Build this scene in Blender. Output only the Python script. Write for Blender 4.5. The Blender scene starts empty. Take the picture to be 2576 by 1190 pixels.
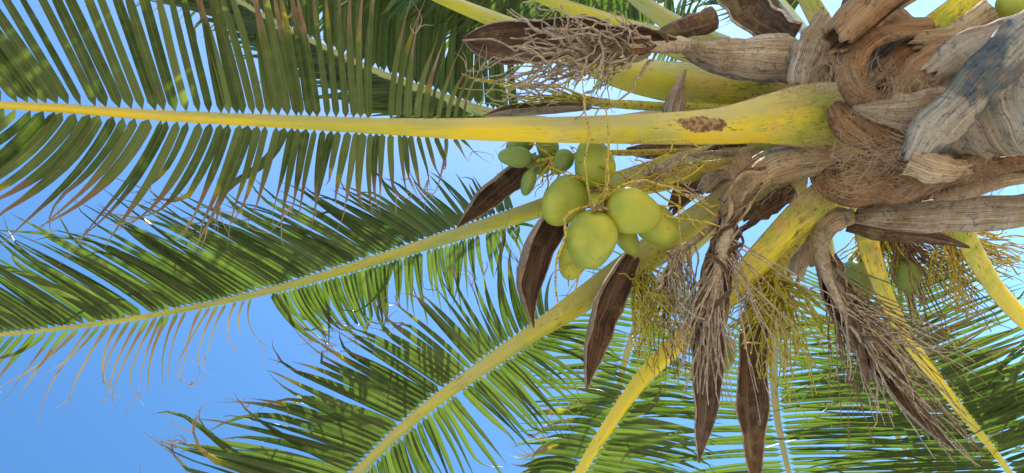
import bpy, math, random
import numpy as np
from mathutils import Vector
random.seed(7)
RS = np.random.RandomState(11)
scene = bpy.context.scene
C = scene.collection

# ------------------------------------------------------------------ camera
CAM = np.array([0.0, 0.0, 1.55])
ELEV = math.radians(55.0)
FOC = 1910.0                       # focal length in pixels of a 2576 x 1190 frame
fwd = np.array([0.0, math.cos(ELEV), math.sin(ELEV)])
img_right = np.array([0.0, math.sin(ELEV), -math.cos(ELEV)])   # phone held sideways: picture right is down
img_up = np.array([1.0, 0.0, 0.0])
cam_data = bpy.data.cameras.new('camera')
cam_data.sensor_width = 36.0
cam_data.lens = 36.0 * FOC / 2576.0
cam_data.clip_start = 0.05
cam_data.clip_end = 2000.0
cam = bpy.data.objects.new('camera', cam_data)
C.objects.link(cam)
from mathutils import Matrix
mw = Matrix.Identity(4)
for i in range(3):
    mw[i][0] = img_right[i]; mw[i][1] = img_up[i]; mw[i][2] = -fwd[i]; mw[i][3] = CAM[i]
cam.matrix_world = mw
scene.camera = cam

# ------------------------------------------------------------------ sky and sun
SUN_EL, SUN_AZ = math.radians(44.0), math.radians(46.0)    # azimuth from +Y towards +X
w = bpy.data.worlds.new('World'); scene.world = w; w.use_nodes = True
nt = w.node_tree
bg = nt.nodes['Background']
sky = nt.nodes.new('ShaderNodeTexSky'); sky.sky_type = 'NISHITA'; sky.sun_disc = False
sky.sun_elevation = SUN_EL; sky.sun_rotation = SUN_AZ
sky.air_density = 1.0; sky.dust_density = 0.4; sky.ozone_density = 2.0
hsv = nt.nodes.new('ShaderNodeHueSaturation'); hsv.inputs['Saturation'].default_value = 1.24; hsv.inputs['Hue'].default_value = 0.496
nt.links.new(sky.outputs[0], hsv.inputs['Color']); nt.links.new(hsv.outputs[0], bg.inputs[0]); bg.inputs[1].default_value = 0.102
sd = np.array([math.sin(SUN_AZ) * math.cos(SUN_EL), math.cos(SUN_AZ) * math.cos(SUN_EL), math.sin(SUN_EL)])
sl = bpy.data.lights.new('sun', 'SUN'); sl.energy = 5.0; sl.angle = math.radians(0.53); sl.color = (1.0, 0.95, 0.86)
so = bpy.data.objects.new('sun', sl); C.objects.link(so)
so.rotation_euler = Vector(sd).to_track_quat('Z', 'Y').to_euler()
so.location = (6, 6, 12)
scene.view_settings.view_transform = 'Standard'
scene.view_settings.look = 'None'
scene.view_settings.exposure = 1.72
scene.view_settings.gamma = 1.0
scene.render.engine = 'CYCLES'
scene.cycles.max_bounces = 8
scene.cycles.diffuse_bounces = 5
scene.cycles.transmission_bounces = 5

# ------------------------------------------------------------------ helpers
def P(x, y, d):
    """picture position (2576 x 1190 frame) at depth d metres -> world"""
    return CAM + d * (fwd + (x - 1288.0) / FOC * img_right + (595.0 - y) / FOC * img_up)

def nrm(v):
    v = np.asarray(v, float)
    n = np.linalg.norm(v, axis=-1, keepdims=True)
    return v / np.maximum(n, 1e-9)

def spline(pts, n):
    """Catmull-Rom through rows of pts (any channels), n samples, evenly by chord length of the first 3"""
    p = np.asarray(pts, float)
    if len(p) == 2:
        t = np.linspace(0, 1, n)[:, None]
        return p[0] * (1 - t) + p[1] * t
    seg = np.linalg.norm(np.diff(p[:, :3], axis=0), axis=1)
    s = np.concatenate([[0], np.cumsum(seg)])
    m = np.zeros_like(p)
    for i in range(len(p)):
        a, b = max(i - 1, 0), min(i + 1, len(p) - 1)
        m[i] = (p[b] - p[a]) / max(s[b] - s[a], 1e-9)
    t = np.linspace(0, s[-1], n)
    k = np.clip(np.searchsorted(s, t, side='right') - 1, 0, len(p) - 2)
    h = (s[k + 1] - s[k])[:, None]
    u = ((t - s[k]) / (s[k + 1] - s[k]))[:, None]
    return ((2*u**3 - 3*u**2 + 1) * p[k] + (u**3 - 2*u**2 + u) * h * m[k]
            + (-2*u**3 + 3*u**2) * p[k + 1] + (u**3 - u**2) * h * m[k + 1])

def px_ctrl(rows):
    """rows (x, y, depth, half width px) -> rows (X, Y, Z, half width m)"""
    out = []
    for r in rows:
        q = P(r[0], r[1], r[2])
        out.append([q[0], q[1], q[2], r[3] * r[2] / FOC] + list(r[4:]))
    return np.array(out)

def tangents(c):
    t = np.gradient(c, axis=0)
    return nrm(t)

def link(name, me, mats, parent=None, kind=None, label=None):
    o = bpy.data.objects.new(name, me)
    C.objects.link(o)
    for m in (mats if isinstance(mats, (list, tuple)) else [mats]):
        me.materials.append(m)
    if parent is not None:
        o.parent = parent
    if kind: o['kind'] = kind
    if label: o['label'] = label
    return o

def mesh(name, V, F, smooth=True, attrs=None, uv=None, mi=None):
    me = bpy.data.meshes.new(name)
    me.from_pydata([tuple(v) for v in V], [], [tuple(f) for f in F])
    if smooth:
        me.polygons.foreach_set('use_smooth', [True] * len(me.polygons))
    if attrs:
        for k, a in attrs.items():
            at = me.attributes.new(k, 'FLOAT', 'POINT')
            at.data.foreach_set('value', np.asarray(a, np.float32))
    if uv is not None:
        uv = np.asarray(uv, float)
        for k, j in (('su', 0), ('sv', 1)):
            at = me.attributes.new(k, 'FLOAT', 'POINT')
            at.data.foreach_set('value', uv[:, j].astype(np.float32))
    if mi is not None:
        me.polygons.foreach_set('material_index', mi)
    me.update()
    return me

def grid_faces(n, m, closed=False, off=0):
    F = []
    mm = m if closed else m - 1
    for i in range(n - 1):
        for j in range(mm):
            a = off + i * m + j; b = off + i * m + (j + 1) % m
            F.append((a, b, b + m, a + m))
    return F

def smooth_noise(n, step, amp, rs=RS):
    k = max(int(n / step) + 3, 4)
    y = rs.randn(k) * amp
    return np.interp(np.linspace(0, k - 1.001, n), np.arange(k), y)

# ------------------------------------------------------------------ materials
class NT:
    def __init__(s, name):
        s.m = bpy.data.materials.new(name); s.m.use_nodes = True
        s.t = s.m.node_tree; s.t.nodes.clear()
    def n(s, typ, ins=None, **kw):
        nd = s.t.nodes.new(typ)
        for k, v in kw.items(): setattr(nd, k, v)
        for k, v in (ins or {}).items(): s.set(nd.inputs[k], v)
        return nd
    def set(s, sock, v):
        if isinstance(v, bpy.types.NodeSocket): s.t.links.new(v, sock)
        elif isinstance(v, (tuple, list)) and len(v) == 3 and sock.type == 'RGBA': sock.default_value = (*v, 1)
        else: sock.default_value = v
    def attr(s, name): return s.n('ShaderNodeAttribute', attribute_name=name).outputs['Fac']
    def math(s, op, a, b=0.0, c=0.0, clamp=False):
        return s.n('ShaderNodeMath', {0: a, 1: b, 2: c}, operation=op, use_clamp=clamp).outputs[0]
    def mix(s, f, a, b, mode='MIX'):
        nd = s.n('ShaderNodeMix', data_type='RGBA', blend_type=mode)
        s.set(nd.inputs[0], f); s.set(nd.inputs[6], a); s.set(nd.inputs[7], b)
        return nd.outputs[2]
    def vec(s, x, y, z): return s.n('ShaderNodeCombineXYZ', {0: x, 1: y, 2: z}).outputs[0]
    def noise(s, v, scale, detail=3.0, rough=0.55, dist=0.0):
        return s.n('ShaderNodeTexNoise', {'Vector': v, 'Scale': scale, 'Detail': detail, 'Roughness': rough, 'Distortion': dist}).outputs['Fac']
    def step(s, x, lo, hi):
        nd = s.n('ShaderNodeMapRange', {0: x, 1: lo, 2: hi, 3: 0.0, 4: 1.0}, interpolation_type='SMOOTHSTEP')
        return nd.outputs[0]
    def pos(s): return s.n('ShaderNodeNewGeometry').outputs['Position']
    def bump(s, h, strength, dist=0.002):
        return s.n('ShaderNodeBump', {'Strength': strength, 'Distance': dist, 'Height': h}).outputs[0]
    def bsdf(s, col, rough=0.5, normal=None, spec=0.4):
        nd = s.n('ShaderNodeBsdfPrincipled', {'Base Color': col, 'Roughness': rough, 'Specular IOR Level': spec})
        if normal is not None: s.set(nd.inputs['Normal'], normal)
        return nd.outputs[0]
    def out(s, sh):
        o = s.n('ShaderNodeOutputMaterial'); s.t.links.new(sh, o.inputs[0]); return s.m

def mat_leaf(name, green, olive, trans=0.20):
    t = NT(name)
    u, v, r, thr = t.attr('lu'), t.attr('lv'), t.attr('lr'), t.attr('lthr')
    pos = t.pos()
    nz = t.noise(pos, 38.0, 3.0)
    fib = t.noise(t.vec(t.math('MULTIPLY', v, 9.0), t.math('MULTIPLY', u, 2.0), t.math('MULTIPLY', r, 50.0)), 1.6, 3.0)
    base = t.mix(r, green, olive)
    base = t.mix(t.step(nz, 0.35, 0.75), base, t.mix(0.5, olive, base))
    base = t.mix(t.math('MULTIPLY', t.step(fib, 0.35, 0.7), 0.30), base, (0.13, 0.155, 0.05))
    rib = t.step(t.math('ABSOLUTE', v), 0.10, 0.03)
    base = t.mix(t.math('MULTIPLY', rib, 0.55), base, (0.19, 0.21, 0.07))
    # dry tip: green > yellow > brown > grey, with an uneven edge
    e = t.math('ADD', u, t.math('MULTIPLY', t.math('SUBTRACT', fib, 0.5), 0.45))
    e = t.math('ADD', e, t.math('MULTIPLY', t.math('SUBTRACT', nz, 0.5), 0.25))
    ty = t.step(t.math('SUBTRACT', e, thr), -0.12, -0.01)
    tb = t.step(t.math('SUBTRACT', e, thr), -0.02, 0.05)
    tg = t.step(t.math('SUBTRACT', e, thr), 0.08, 0.40)
    col = t.mix(t.math('MULTIPLY', ty, t.math('MULTIPLY', t.step(t.math('FRACT', t.math('MULTIPLY', r, 37.0)), 0.35, 0.95), t.step(thr, 0.3, 0.5))), base, (0.36, 0.28, 0.025))
    dead = t.mix(t.noise(pos, 9.0, 2.0), (0.10, 0.058, 0.038), (0.27, 0.19, 0.13))
    col = t.mix(tb, col, dead)
    col = t.mix(t.math('MULTIPLY', tg, 0.6), col, (0.36, 0.295, 0.235))
    # rust specks
    sp = t.step(t.noise(pos, 130.0, 2.0), 0.69, 0.74)
    patch = t.step(t.noise(pos, 6.0, 1.0), 0.52, 0.66)
    col = t.mix(t.math('MULTIPLY', t.math('MULTIPLY', sp, patch), 0.8), col, (0.28, 0.15, 0.03))
    h = t.math('ADD', fib, t.math('MULTIPLY', rib, 0.5))
    nb = t.bump(h, 0.35, 0.002)
    top = t.n('ShaderNodeNewGeometry').outputs['Backfacing']      # the upper side is waxy, the underside dull
    p = t.bsdf(col, t.math('ADD', t.math('SUBTRACT', 0.48, t.math('MULTIPLY', top, 0.15)), t.math('MULTIPLY', tb, 0.35)), nb, t.math('ADD', 0.22, t.math('MULTIPLY', top, 0.25)))
    tc = t.mix(1.0, col, (2.1, 2.7, 0.8), 'MULTIPLY')
    tr = t.n('ShaderNodeBsdfTranslucent', {'Color': tc, 'Normal': nb}).outputs[0]
    ms = t.n('ShaderNodeMixShader', {0: t.math('MULTIPLY', t.math('SUBTRACT', 1.0, t.math('MULTIPLY', tb, 0.75)), trans), 1: p, 2: tr}).outputs[0]
    return t.out(ms)

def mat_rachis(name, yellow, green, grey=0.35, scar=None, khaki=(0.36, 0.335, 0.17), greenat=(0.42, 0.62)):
    t = NT(name)
    u, v = t.attr('su'), t.attr('sv')
    pos = t.pos()
    big = t.noise(t.vec(t.math('MULTIPLY', u, 2.2), t.math('MULTIPLY', v, 1.3), 0.3), 1.5, 4.0, 0.6)
    st = t.noise(t.vec(t.math('MULTIPLY', u, 9.0), t.math('MULTIPLY', v, 22.0), 2.0), 1.0, 4.0, 0.6)
    col = t.mix(t.step(big, *greenat), yellow, green)
    col = t.mix(t.math('MULTIPLY', t.step(st, 0.4, 0.7), 0.28), col, (0.50, 0.46, 0.22))
    bloom = t.math('MULTIPLY', t.step(t.noise(pos, 5.0, 4.0, 0.6), 0.47, 0.68), grey)
    col = t.mix(bloom, col, (0.40, 0.38, 0.24))
    # one side of the stalk shifts to khaki, along an uneven edge
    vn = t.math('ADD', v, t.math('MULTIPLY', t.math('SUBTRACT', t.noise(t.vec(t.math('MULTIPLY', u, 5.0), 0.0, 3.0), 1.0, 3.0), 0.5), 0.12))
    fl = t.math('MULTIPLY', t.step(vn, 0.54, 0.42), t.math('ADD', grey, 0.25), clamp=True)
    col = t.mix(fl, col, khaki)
    sb = t.attr('sb')
    lime = t.math('MULTIPLY', t.step(t.noise(pos, 11.0, 3.0), 0.45, 0.6), t.step(sb, 0.55, 0.25))
    col = t.mix(t.math('MULTIPLY', lime, 0.85), col, (0.30, 0.36, 0.06))
    crb = t.math('MULTIPLY', t.step(t.noise(t.vec(t.math('MULTIPLY', u, 16.0), t.math('MULTIPLY', v, 30.0), 8.0), 1.0, 6.0, 0.8, 1.2), 0.52, 0.58), t.step(sb, 0.62, 0.30))
    col = t.mix(t.math('MULTIPLY', crb, 0.55), col, (0.20, 0.16, 0.06))
    org = t.math('MULTIPLY', t.step(t.noise(pos, 9.0, 4.0, 0.6), 0.50, 0.62), t.step(sb, 0.75, 0.35))
    col = t.mix(t.math('MULTIPLY', org, 0.5), col, (0.52, 0.33, 0.13))
    sp = t.step(t.noise(t.vec(t.math('MULTIPLY', u, 26.0), t.math('MULTIPLY', v, 34.0), 5.0), 1.0, 4.0, 0.7), 0.565, 0.64)
    pm = t.math('ADD', t.step(t.noise(pos, 7.0, 2.0), 0.48, 0.65), t.step(sb, 0.5, 0.2), clamp=True)
    col = t.mix(t.math('MULTIPLY', t.math('MULTIPLY', sp, pm), 0.8), col, (0.11, 0.06, 0.025))
    lnk = t.step(t.noise(t.vec(t.math('MULTIPLY', u, 7.0), t.math('MULTIPLY', v, 90.0), 9.0), 1.0, 4.0, 0.7), 0.56, 0.70)
    col = t.mix(t.math('MULTIPLY', lnk, 0.55), col, (0.20, 0.17, 0.06))
    mg = t.math('ADD', t.math('ABSOLUTE', t.math('SUBTRACT', v, 0.5)), t.math('MULTIPLY', t.math('SUBTRACT', t.noise(pos, 40.0, 4.0), 0.5), 0.10))
    mg = t.math('MULTIPLY', t.step(mg, 0.19, 0.235), t.step(sb, 1.0, 0.6))
    col = t.mix(mg, col, t.mix(st, (0.16, 0.10, 0.06), (0.36, 0.27, 0.18)))
    if scar:
        d = t.n('ShaderNodeVectorMath', {0: pos, 1: tuple(scar[0])}, operation='SUBTRACT').outputs[0]
        d = t.n('ShaderNodeVectorMath', {0: d, 1: scar[1]}, operation='MULTIPLY').outputs[0]
        ln = t.n('ShaderNodeVectorMath', {0: d}, operation='LENGTH').outputs['Value']
        ln = t.math('ADD', ln, t.math('MULTIPLY', t.math('SUBTRACT', t.noise(pos, 40.0, 5.0, 0.7), 0.5), 1.5))
        mk = t.step(ln, 1.06, 0.96)
        col = t.mix(mk, col, t.mix(t.step(t.noise(pos, 60.0, 4.0), 0.4, 0.65), (0.12, 0.06, 0.03), (0.34, 0.22, 0.12)))
    nb = t.bump(t.math('ADD', t.math('MULTIPLY', st, 1.0), t.math('MULTIPLY', sp, -0.5)), 0.35, 0.003)
    p = t.n('ShaderNodeBsdfPrincipled', {'Base Color': col, 'Roughness': 0.42, 'Specular IOR Level': 0.22, 'Normal': nb,
            'Subsurface Weight': 0.0}).outputs[0]
    return t.out(p)

def mat_fibre(name, cols, dark=0.5, patch=None, scale=1.0, bump=0.8, rough=0.85, rust=(0.44, 0.22, 0.09), crack=0.5):
    """woody, fibrous leaf bases: streaks along su, colours from cols"""
    t = NT(name)
    u, v = t.attr('su'), t.attr('sv')
    pos = t.pos()
    wv = t.math('ADD', v, t.math('MULTIPLY', t.noise(pos, 14.0, 2.0), 0.07))
    st = t.noise(t.vec(t.math('MULTIPLY', u, 5.0 * scale), t.math('MULTIPLY', wv, 120.0 * scale), 1.0), 1.0, 5.0, 0.7)
    st2 = t.noise(t.vec(t.math('MULTIPLY', u, 2.5), t.math('MULTIPLY', wv, 11.0), 7.0), 1.0, 4.0, 0.6)
    big = t.noise(pos, 11.0, 5.0, 0.65)
    col = t.mix(t.step(big, 0.40, 0.58), cols[0], cols[1])
    col = t.mix(t.step(st2, 0.44, 0.66), col, cols[2])
    if patch:
        pk = t.step(t.noise(pos, 6.5, 3.0, 0.6, 0.5), patch[1], patch[1] + 0.1)
        col = t.mix(t.math('MULTIPLY', pk, patch[2]), col, patch[0])
    mot = t.noise(pos, 42.0, 5.0, 0.7, 0.4)
    col = t.mix(t.math('MULTIPLY', t.step(mot, 0.52, 0.66), 0.6), col, rust)
    col = t.mix(t.math('MULTIPLY', t.step(mot, 0.47, 0.36), 0.55), col, (0.055, 0.045, 0.038))
    lich = t.step(t.noise(pos, 13.0, 4.0, 0.6, 0.3), 0.56, 0.66)
    col = t.mix(t.math('MULTIPLY', lich, 0.45), col, (0.30, 0.30, 0.17))
    dk = t.math('MULTIPLY', t.step(st, 0.53, 0.40), dark)
    col = t.mix(dk, col, t.mix(1.0, col, (0.26, 0.20, 0.17), 'MULTIPLY'))
    crk = t.step(t.noise(t.vec(t.math('MULTIPLY', u, 3.0), t.math('MULTIPLY', wv, 52.0), 4.0), 1.0, 4.0, 0.7), 0.43, 0.35)
    col = t.mix(t.math('MULTIPLY', crk, crack), col, (0.03, 0.02, 0.015))
    col = t.mix(t.math('MULTIPLY', t.step(st, 0.60, 0.74), 0.4), col, (0.52, 0.45, 0.36))
    nb = t.bump(t.math('ADD', st, t.math('MULTIPLY', st2, 0.7)), bump, 0.006)
    return t.out(t.bsdf(col, rough, nb, 0.2))

def mat_simple(name, a, b, scale=30.0, rough=0.7, c=None, bump=0.4, thr=(0.38, 0.62)):
    t = NT(name)
    pos = t.pos()
    nz = t.noise(pos, scale, 4.0, 0.6)
    col = t.mix(t.step(nz, *thr), a, b)
    if c: col = t.mix(t.step(t.noise(pos, scale * 3.1, 2.0), 0.54, 0.64), col, c)
    return t.out(t.bsdf(col, rough, t.bump(nz, bump, 0.003), 0.3))

def mat_coconut(name, a, b, c):
    t = NT(name)
    tc = t.n('ShaderNodeTexCoord').outputs['Object']
    pos = t.pos()
    nz = t.noise(pos, 12.0, 3.0, 0.5)
    col = t.mix(t.step(nz, 0.38, 0.66), a, b)
    sep = t.n('ShaderNodeSeparateXYZ', {0: tc})
    col = t.mix(t.math('MULTIPLY', t.step(sep.outputs[2], 0.0, 0.9), 0.5), col, c)
    lon = t.noise(pos, 70.0, 3.0, 0.6)
    col = t.mix(t.math('MULTIPLY', t.step(lon, 0.52, 0.75), 0.3), col, (0.33, 0.32, 0.10))
    sp = t.step(t.noise(pos, 95.0, 2.0), 0.70, 0.75)
    pk = t.step(t.noise(pos, 9.0, 1.0), 0.55, 0.65)
    col = t.mix(t.math('MULTIPLY', t.math('MULTIPLY', sp, pk), 0.7), col, (0.15, 0.10, 0.04))
    sc = t.step(t.noise(pos, 22.0, 5.0, 0.7, 0.6), 0.57, 0.68)
    col = t.mix(t.math('MULTIPLY', sc, 0.6), col, (0.26, 0.19, 0.07))
    gp = t.step(t.noise(pos, 7.0, 2.0), 0.50, 0.64)
    col = t.mix(t.math('MULTIPLY', gp, 0.45), col, (0.17, 0.23, 0.04))
    return t.out(t.bsdf(col, 0.48, t.bump(t.math('ADD', nz, t.math('MULTIPLY', lon, 0.3)), 0.3, 0.004), 0.3))

M = {}
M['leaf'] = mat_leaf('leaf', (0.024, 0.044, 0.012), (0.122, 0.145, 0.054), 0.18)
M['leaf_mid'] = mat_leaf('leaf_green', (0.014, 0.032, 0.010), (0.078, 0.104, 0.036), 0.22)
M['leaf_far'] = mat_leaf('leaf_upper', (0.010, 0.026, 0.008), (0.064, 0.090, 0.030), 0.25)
SCAR = P(1765, 312, 2.13)
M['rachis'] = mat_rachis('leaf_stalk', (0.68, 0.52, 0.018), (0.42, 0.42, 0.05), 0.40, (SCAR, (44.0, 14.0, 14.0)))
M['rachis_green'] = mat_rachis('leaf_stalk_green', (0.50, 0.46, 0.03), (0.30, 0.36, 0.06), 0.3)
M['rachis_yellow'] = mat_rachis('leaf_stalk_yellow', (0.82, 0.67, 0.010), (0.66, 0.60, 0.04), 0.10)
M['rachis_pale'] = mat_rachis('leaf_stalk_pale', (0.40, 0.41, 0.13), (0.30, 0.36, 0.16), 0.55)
M['boot_grey'] = mat_fibre('leaf_base_grey', [(0.54, 0.455, 0.36), (0.38, 0.295, 0.22), (0.62, 0.53, 0.43)], 0.85, ((0.36, 0.19, 0.09), 0.55, 0.5))
M['boot_blue'] = mat_fibre('leaf_base_weathered', [(0.50, 0.44, 0.37), (0.38, 0.34, 0.29), (0.56, 0.48, 0.39)], 0.8, ((0.10, 0.125, 0.15), 0.49, 0.9))
M['boot_tan'] = mat_fibre('leaf_base_tan', [(0.58, 0.43, 0.28), (0.45, 0.31, 0.19), (0.64, 0.52, 0.36)], 0.75, ((0.33, 0.30, 0.20), 0.55, 0.5))
M['boot_red'] = mat_fibre('leaf_base_red_brown', [(0.36, 0.20, 0.11), (0.27, 0.145, 0.08), (0.40, 0.28, 0.18)], 0.7, ((0.15, 0.13, 0.11), 0.58, 0.7))
M['boot_dark'] = mat_fibre('leaf_base_dark', [(0.16, 0.10, 0.065), (0.10, 0.06, 0.045), (0.24, 0.17, 0.12)], 0.7)
M['mat_fibre'] = mat_fibre('woven_fibre', [(0.38, 0.20, 0.10), (0.26, 0.135, 0.07), (0.42, 0.27, 0.16)], 0.9, ((0.15, 0.12, 0.10), 0.56, 0.6), 1.6, 1.0)
M['spathe_out'] = mat_fibre('spathe_outside', [(0.33, 0.26, 0.20), (0.25, 0.19, 0.145), (0.40, 0.33, 0.26)], 0.6)
M['spathe_in'] = mat_fibre('spathe_inside', [(0.115, 0.066, 0.045), (0.062, 0.036, 0.032), (0.18, 0.11, 0.075)], 0.6, ((0.25, 0.125, 0.06), 0.56, 0.65), 0.6, 0.6, 0.6, (0.22, 0.11, 0.06), 0.2)
M['spathe_grey'] = mat_fibre('spathe_inside_weathered', [(0.17, 0.115, 0.085), (0.085, 0.052, 0.048), (0.25, 0.185, 0.14)], 0.7, ((0.08, 0.045, 0.05), 0.55, 0.7), 0.8, 0.7, 0.75, (0.20, 0.14, 0.10), 0.4)
M['hair'] = mat_simple('fibre_hair', (0.30, 0.17, 0.09), (0.48, 0.34, 0.22), 20.0, 0.8)
M['dry'] = mat_simple('dry_flower_branch', (0.36, 0.29, 0.22), (0.23, 0.17, 0.125), 45.0, 0.85, (0.46, 0.39, 0.31))
M['twig'] = mat_simple('brown_flower_branch', (0.20, 0.13, 0.085), (0.12, 0.07, 0.045), 45.0, 0.8, (0.34, 0.25, 0.12))
M['fresh'] = mat_simple('fresh_flower_branch', (0.34, 0.33, 0.045), (0.45, 0.38, 0.05), 30.0, 0.5, (0.20, 0.10, 0.03))
M['spot'] = mat_simple('speckled_flower_branch', (0.50, 0.40, 0.05), (0.40, 0.29, 0.06), 55.0, 0.6, (0.12, 0.06, 0.02))
M['nut'] = mat_coconut('coconut_husk', (0.33, 0.36, 0.045), (0.43, 0.42, 0.055), (0.26, 0.31, 0.05))
M['nut_green'] = mat_coconut('coconut_husk_green', (0.17, 0.24, 0.055), (0.23, 0.29, 0.065), (0.20, 0.27, 0.06))
M['calyx'] = mat_simple('calyx', (0.33, 0.24, 0.10), (0.22, 0.14, 0.06), 60.0, 0.8)
M['trunk'] = mat_fibre('trunk_bark', [(0.48, 0.41, 0.33), (0.38, 0.30, 0.22), (0.52, 0.45, 0.37)], 0.5, ((0.26, 0.13, 0.08), 0.54, 0.75), 0.7)
M['sand'] = mat_simple('sand', (0.33, 0.28, 0.20), (0.28, 0.24, 0.17), 3.0, 0.9, (0.38, 0.33, 0.25))

# ------------------------------------------------------------------ ground
gn = 40
gv = [(x, y, 0.0 if math.hypot(x, y - 2) < 1 else 0.05 * math.sin(x * 0.7) * math.cos(y * 0.6) * min(1, math.hypot(x, y - 2) / 6))
      for y in np.linspace(-1, 1, gn) ** 3 * 600 for x in np.linspace(-1, 1, gn) ** 3 * 600]
ground = link('ground', mesh('ground', gv, grid_faces(gn, gn)), M['sand'], kind='structure')

# ------------------------------------------------------------------ palm and its trunk
TX, TY = P(2052, 330, 2.6)[:2]
palm = bpy.data.objects.new('coconut_palm', None); C.objects.link(palm)
palm.location = (TX, TY, 0.0)
palm['label'] = 'short coconut palm with ringed trunk, shaggy old leaf bases and arching yellow-stalked fronds'
palm['category'] = 'palm tree'
bpy.context.view_layer.update()
PINV = np.array(palm.matrix_world.inverted())
OFF = np.array([TX, TY, 0.0])

def part(name, V, F, mats, parent=palm, kind=None, label=None, **kw):
    """a part of the palm: vertices given in world space, stored relative to the palm"""
    V = np.asarray(V) - OFF
    return link(name, mesh(name, V, F, **kw), mats, parent, kind, label)

# trunk: rings of old leaf scars
nz_, na_ = 260, 48
zz = np.linspace(0, 3.32, nz_)
V, uv = [], []
for i, z in enumerate(zz):
    ph = z / 0.052
    fr = ph - math.floor(ph)
    ring = 0.010 * (1 - fr) ** 2 + 0.004 * math.sin(ph * 2.3)
    rr = 0.125 + 0.08 * math.exp(-z / 0.25) + ring + 0.02 * max(0, (z - 2.4)) - (0.25 * max(0, z - 2.95) ** 1.0)
    rr = max(rr, 0.02)
    for j in range(na_):
        a = 2 * math.pi * j / na_
        rj = rr * (1 + 0.03 * math.sin(3 * a + z * 2) + 0.02 * math.sin(7 * a - z * 5))
        V.append((TX + rj * math.cos(a), TY + rj * math.sin(a), z + 0.012 * math.sin(2 * a + i * 0.02)))
        uv.append((a * 0.13, z * 6.0))
part('trunk', V, grid_faces(nz_, na_, True), M['trunk'], uv=uv)

# ------------------------------------------------------------------ generic swept shapes
def frame_up(T, up):
    S = nrm(np.cross(T, up)); N = np.cross(S, T)
    return S, N

def shell(name, rows, arc, face, mats, thick=0.006, n=30, m=13, parent=palm, kind=None, label=None,
          rag0=0.0, rag1=0.0, wave=0.0, twist=0.0, dn=0.0, crease=0.0):
    """curved sheet with thickness: rows (x, y, depth, half width px); arc = degrees of the cross-section bow;
    face = (right, up, towards the viewer) direction in which the hollow side opens. material 0 outside, 1 inside"""
    c = spline(px_ctrl(rows), n)
    ctr, hw = c[:, :3], np.maximum(c[:, 3], 0.0008)
    T = tangents(ctr)
    fv = nrm(face[0] * img_right + face[1] * img_up - face[2] * fwd)
    S, N = frame_up(T, np.tile(fv, (n, 1)))
    A = math.radians(arc)
    half = A / 2
    den = math.sin(min(half, math.pi / 2))
    a = np.linspace(-half, half, m)
    r0 = RS.rand() * 10
    vo, vi, uvv = [], [], []
    length = np.concatenate([[0], np.cumsum(np.linalg.norm(np.diff(ctr, axis=0), axis=1))])
    rg0 = smooth_noise(m, 1.3, 1.0); rg1 = smooth_noise(m, 1.3, 1.0)
    e1 = 1 + smooth_noise(n, 4.0, 0.10); e2 = 1 + smooth_noise(n, 4.0, 0.10)
    for i in range(n):
        R = hw[i] / den
        tw = twist * i / (n - 1)
        Si = S[i] * math.cos(tw) + N[i] * math.sin(tw); Ni = -S[i] * math.sin(tw) + N[i] * math.cos(tw)
        t = i / (n - 1)
        for j in range(m):
            k = e1[i] if j < m / 2 else e2[i]
            x = R * math.sin(a[j]) * (1 + (k - 1) * abs(2 * j / (m - 1) - 1))
            y = R * (1 - math.cos(a[j])) - R * (1 - math.cos(half)) * 0.5
            y += wave * hw[i] * math.sin(j * 1.9 + r0 + i * 0.25) + dn * hw[i] * math.sin(j * 4.1 + i * 0.4 + r0)
            y += crease * hw[i] * (1 - abs(2 * j / (m - 1) - 1))
            al = rag0 * rg0[j] * max(0, 1 - t * 6) + rag1 * rg1[j] * max(0, 1 - (1 - t) * 6)
            q = ctr[i] + Si * x + Ni * y + T[i] * al
            vo.append(q)
            nn = -math.sin(a[j]) * Si + math.cos(a[j]) * Ni
            vi.append(q + nn * thick * min(1.0, hw[i] / 0.012))
            uvv.append((length[i] + r0, (j / (m - 1) - 0.5) * 2 * max(hw.mean(), 0.015) * 6 + r0))
    nv = len(vo)
    F = grid_faces(n, m)
    Fi = [(d + nv, c_ + nv, b + nv, a_ + nv) for a_, b, c_, d in F]
    F = [(a_, b, c_, d) for a_, b, c_, d in F]
    side = []
    for i in range(n - 1):
        side.append((i * m, (i + 1) * m, (i + 1) * m + nv, i * m + nv))
        q = i * m + m - 1
        side.append((q, q + nv, q + m + nv, q + m))
    for j in range(m - 1):
        side.append((j, j + nv, j + 1 + nv, j + 1))
        q = (n - 1) * m + j
        side.append((q, q + 1, q + 1 + nv, q + nv))
    if not isinstance(mats, (list, tuple)): mats = [mats, mats]
    mi = [0] * len(F) + [1] * len(Fi) + [0] * len(side)
    return part(name, vo + vi, F + Fi + side, list(mats), parent, kind, label, uv=uvv + uvv, mi=mi), ctr, hw, T, S, N

def tube_geo(ctr, rad, m=6, bump=0.0, rs=RS):
    n = len(ctr)
    T = tangents(ctr)
    up = np.array([0.13, 0.31, 0.94])
    S, N = frame_up(T, np.tile(up, (n, 1)))
    ang = np.linspace(0, 2 * math.pi, m, endpoint=False)
    rad = np.broadcast_to(np.asarray(rad, float), (n,)).copy()
    if bump: rad *= 1 + bump * rs.uniform(-1, 1, n)
    V = (ctr[:, None, :] + rad[:, None, None] * (np.cos(ang)[None, :, None] * S[:, None, :] + np.sin(ang)[None, :, None] * N[:, None, :])).reshape(-1, 3)
    return V, grid_faces(n, m, True)

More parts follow.
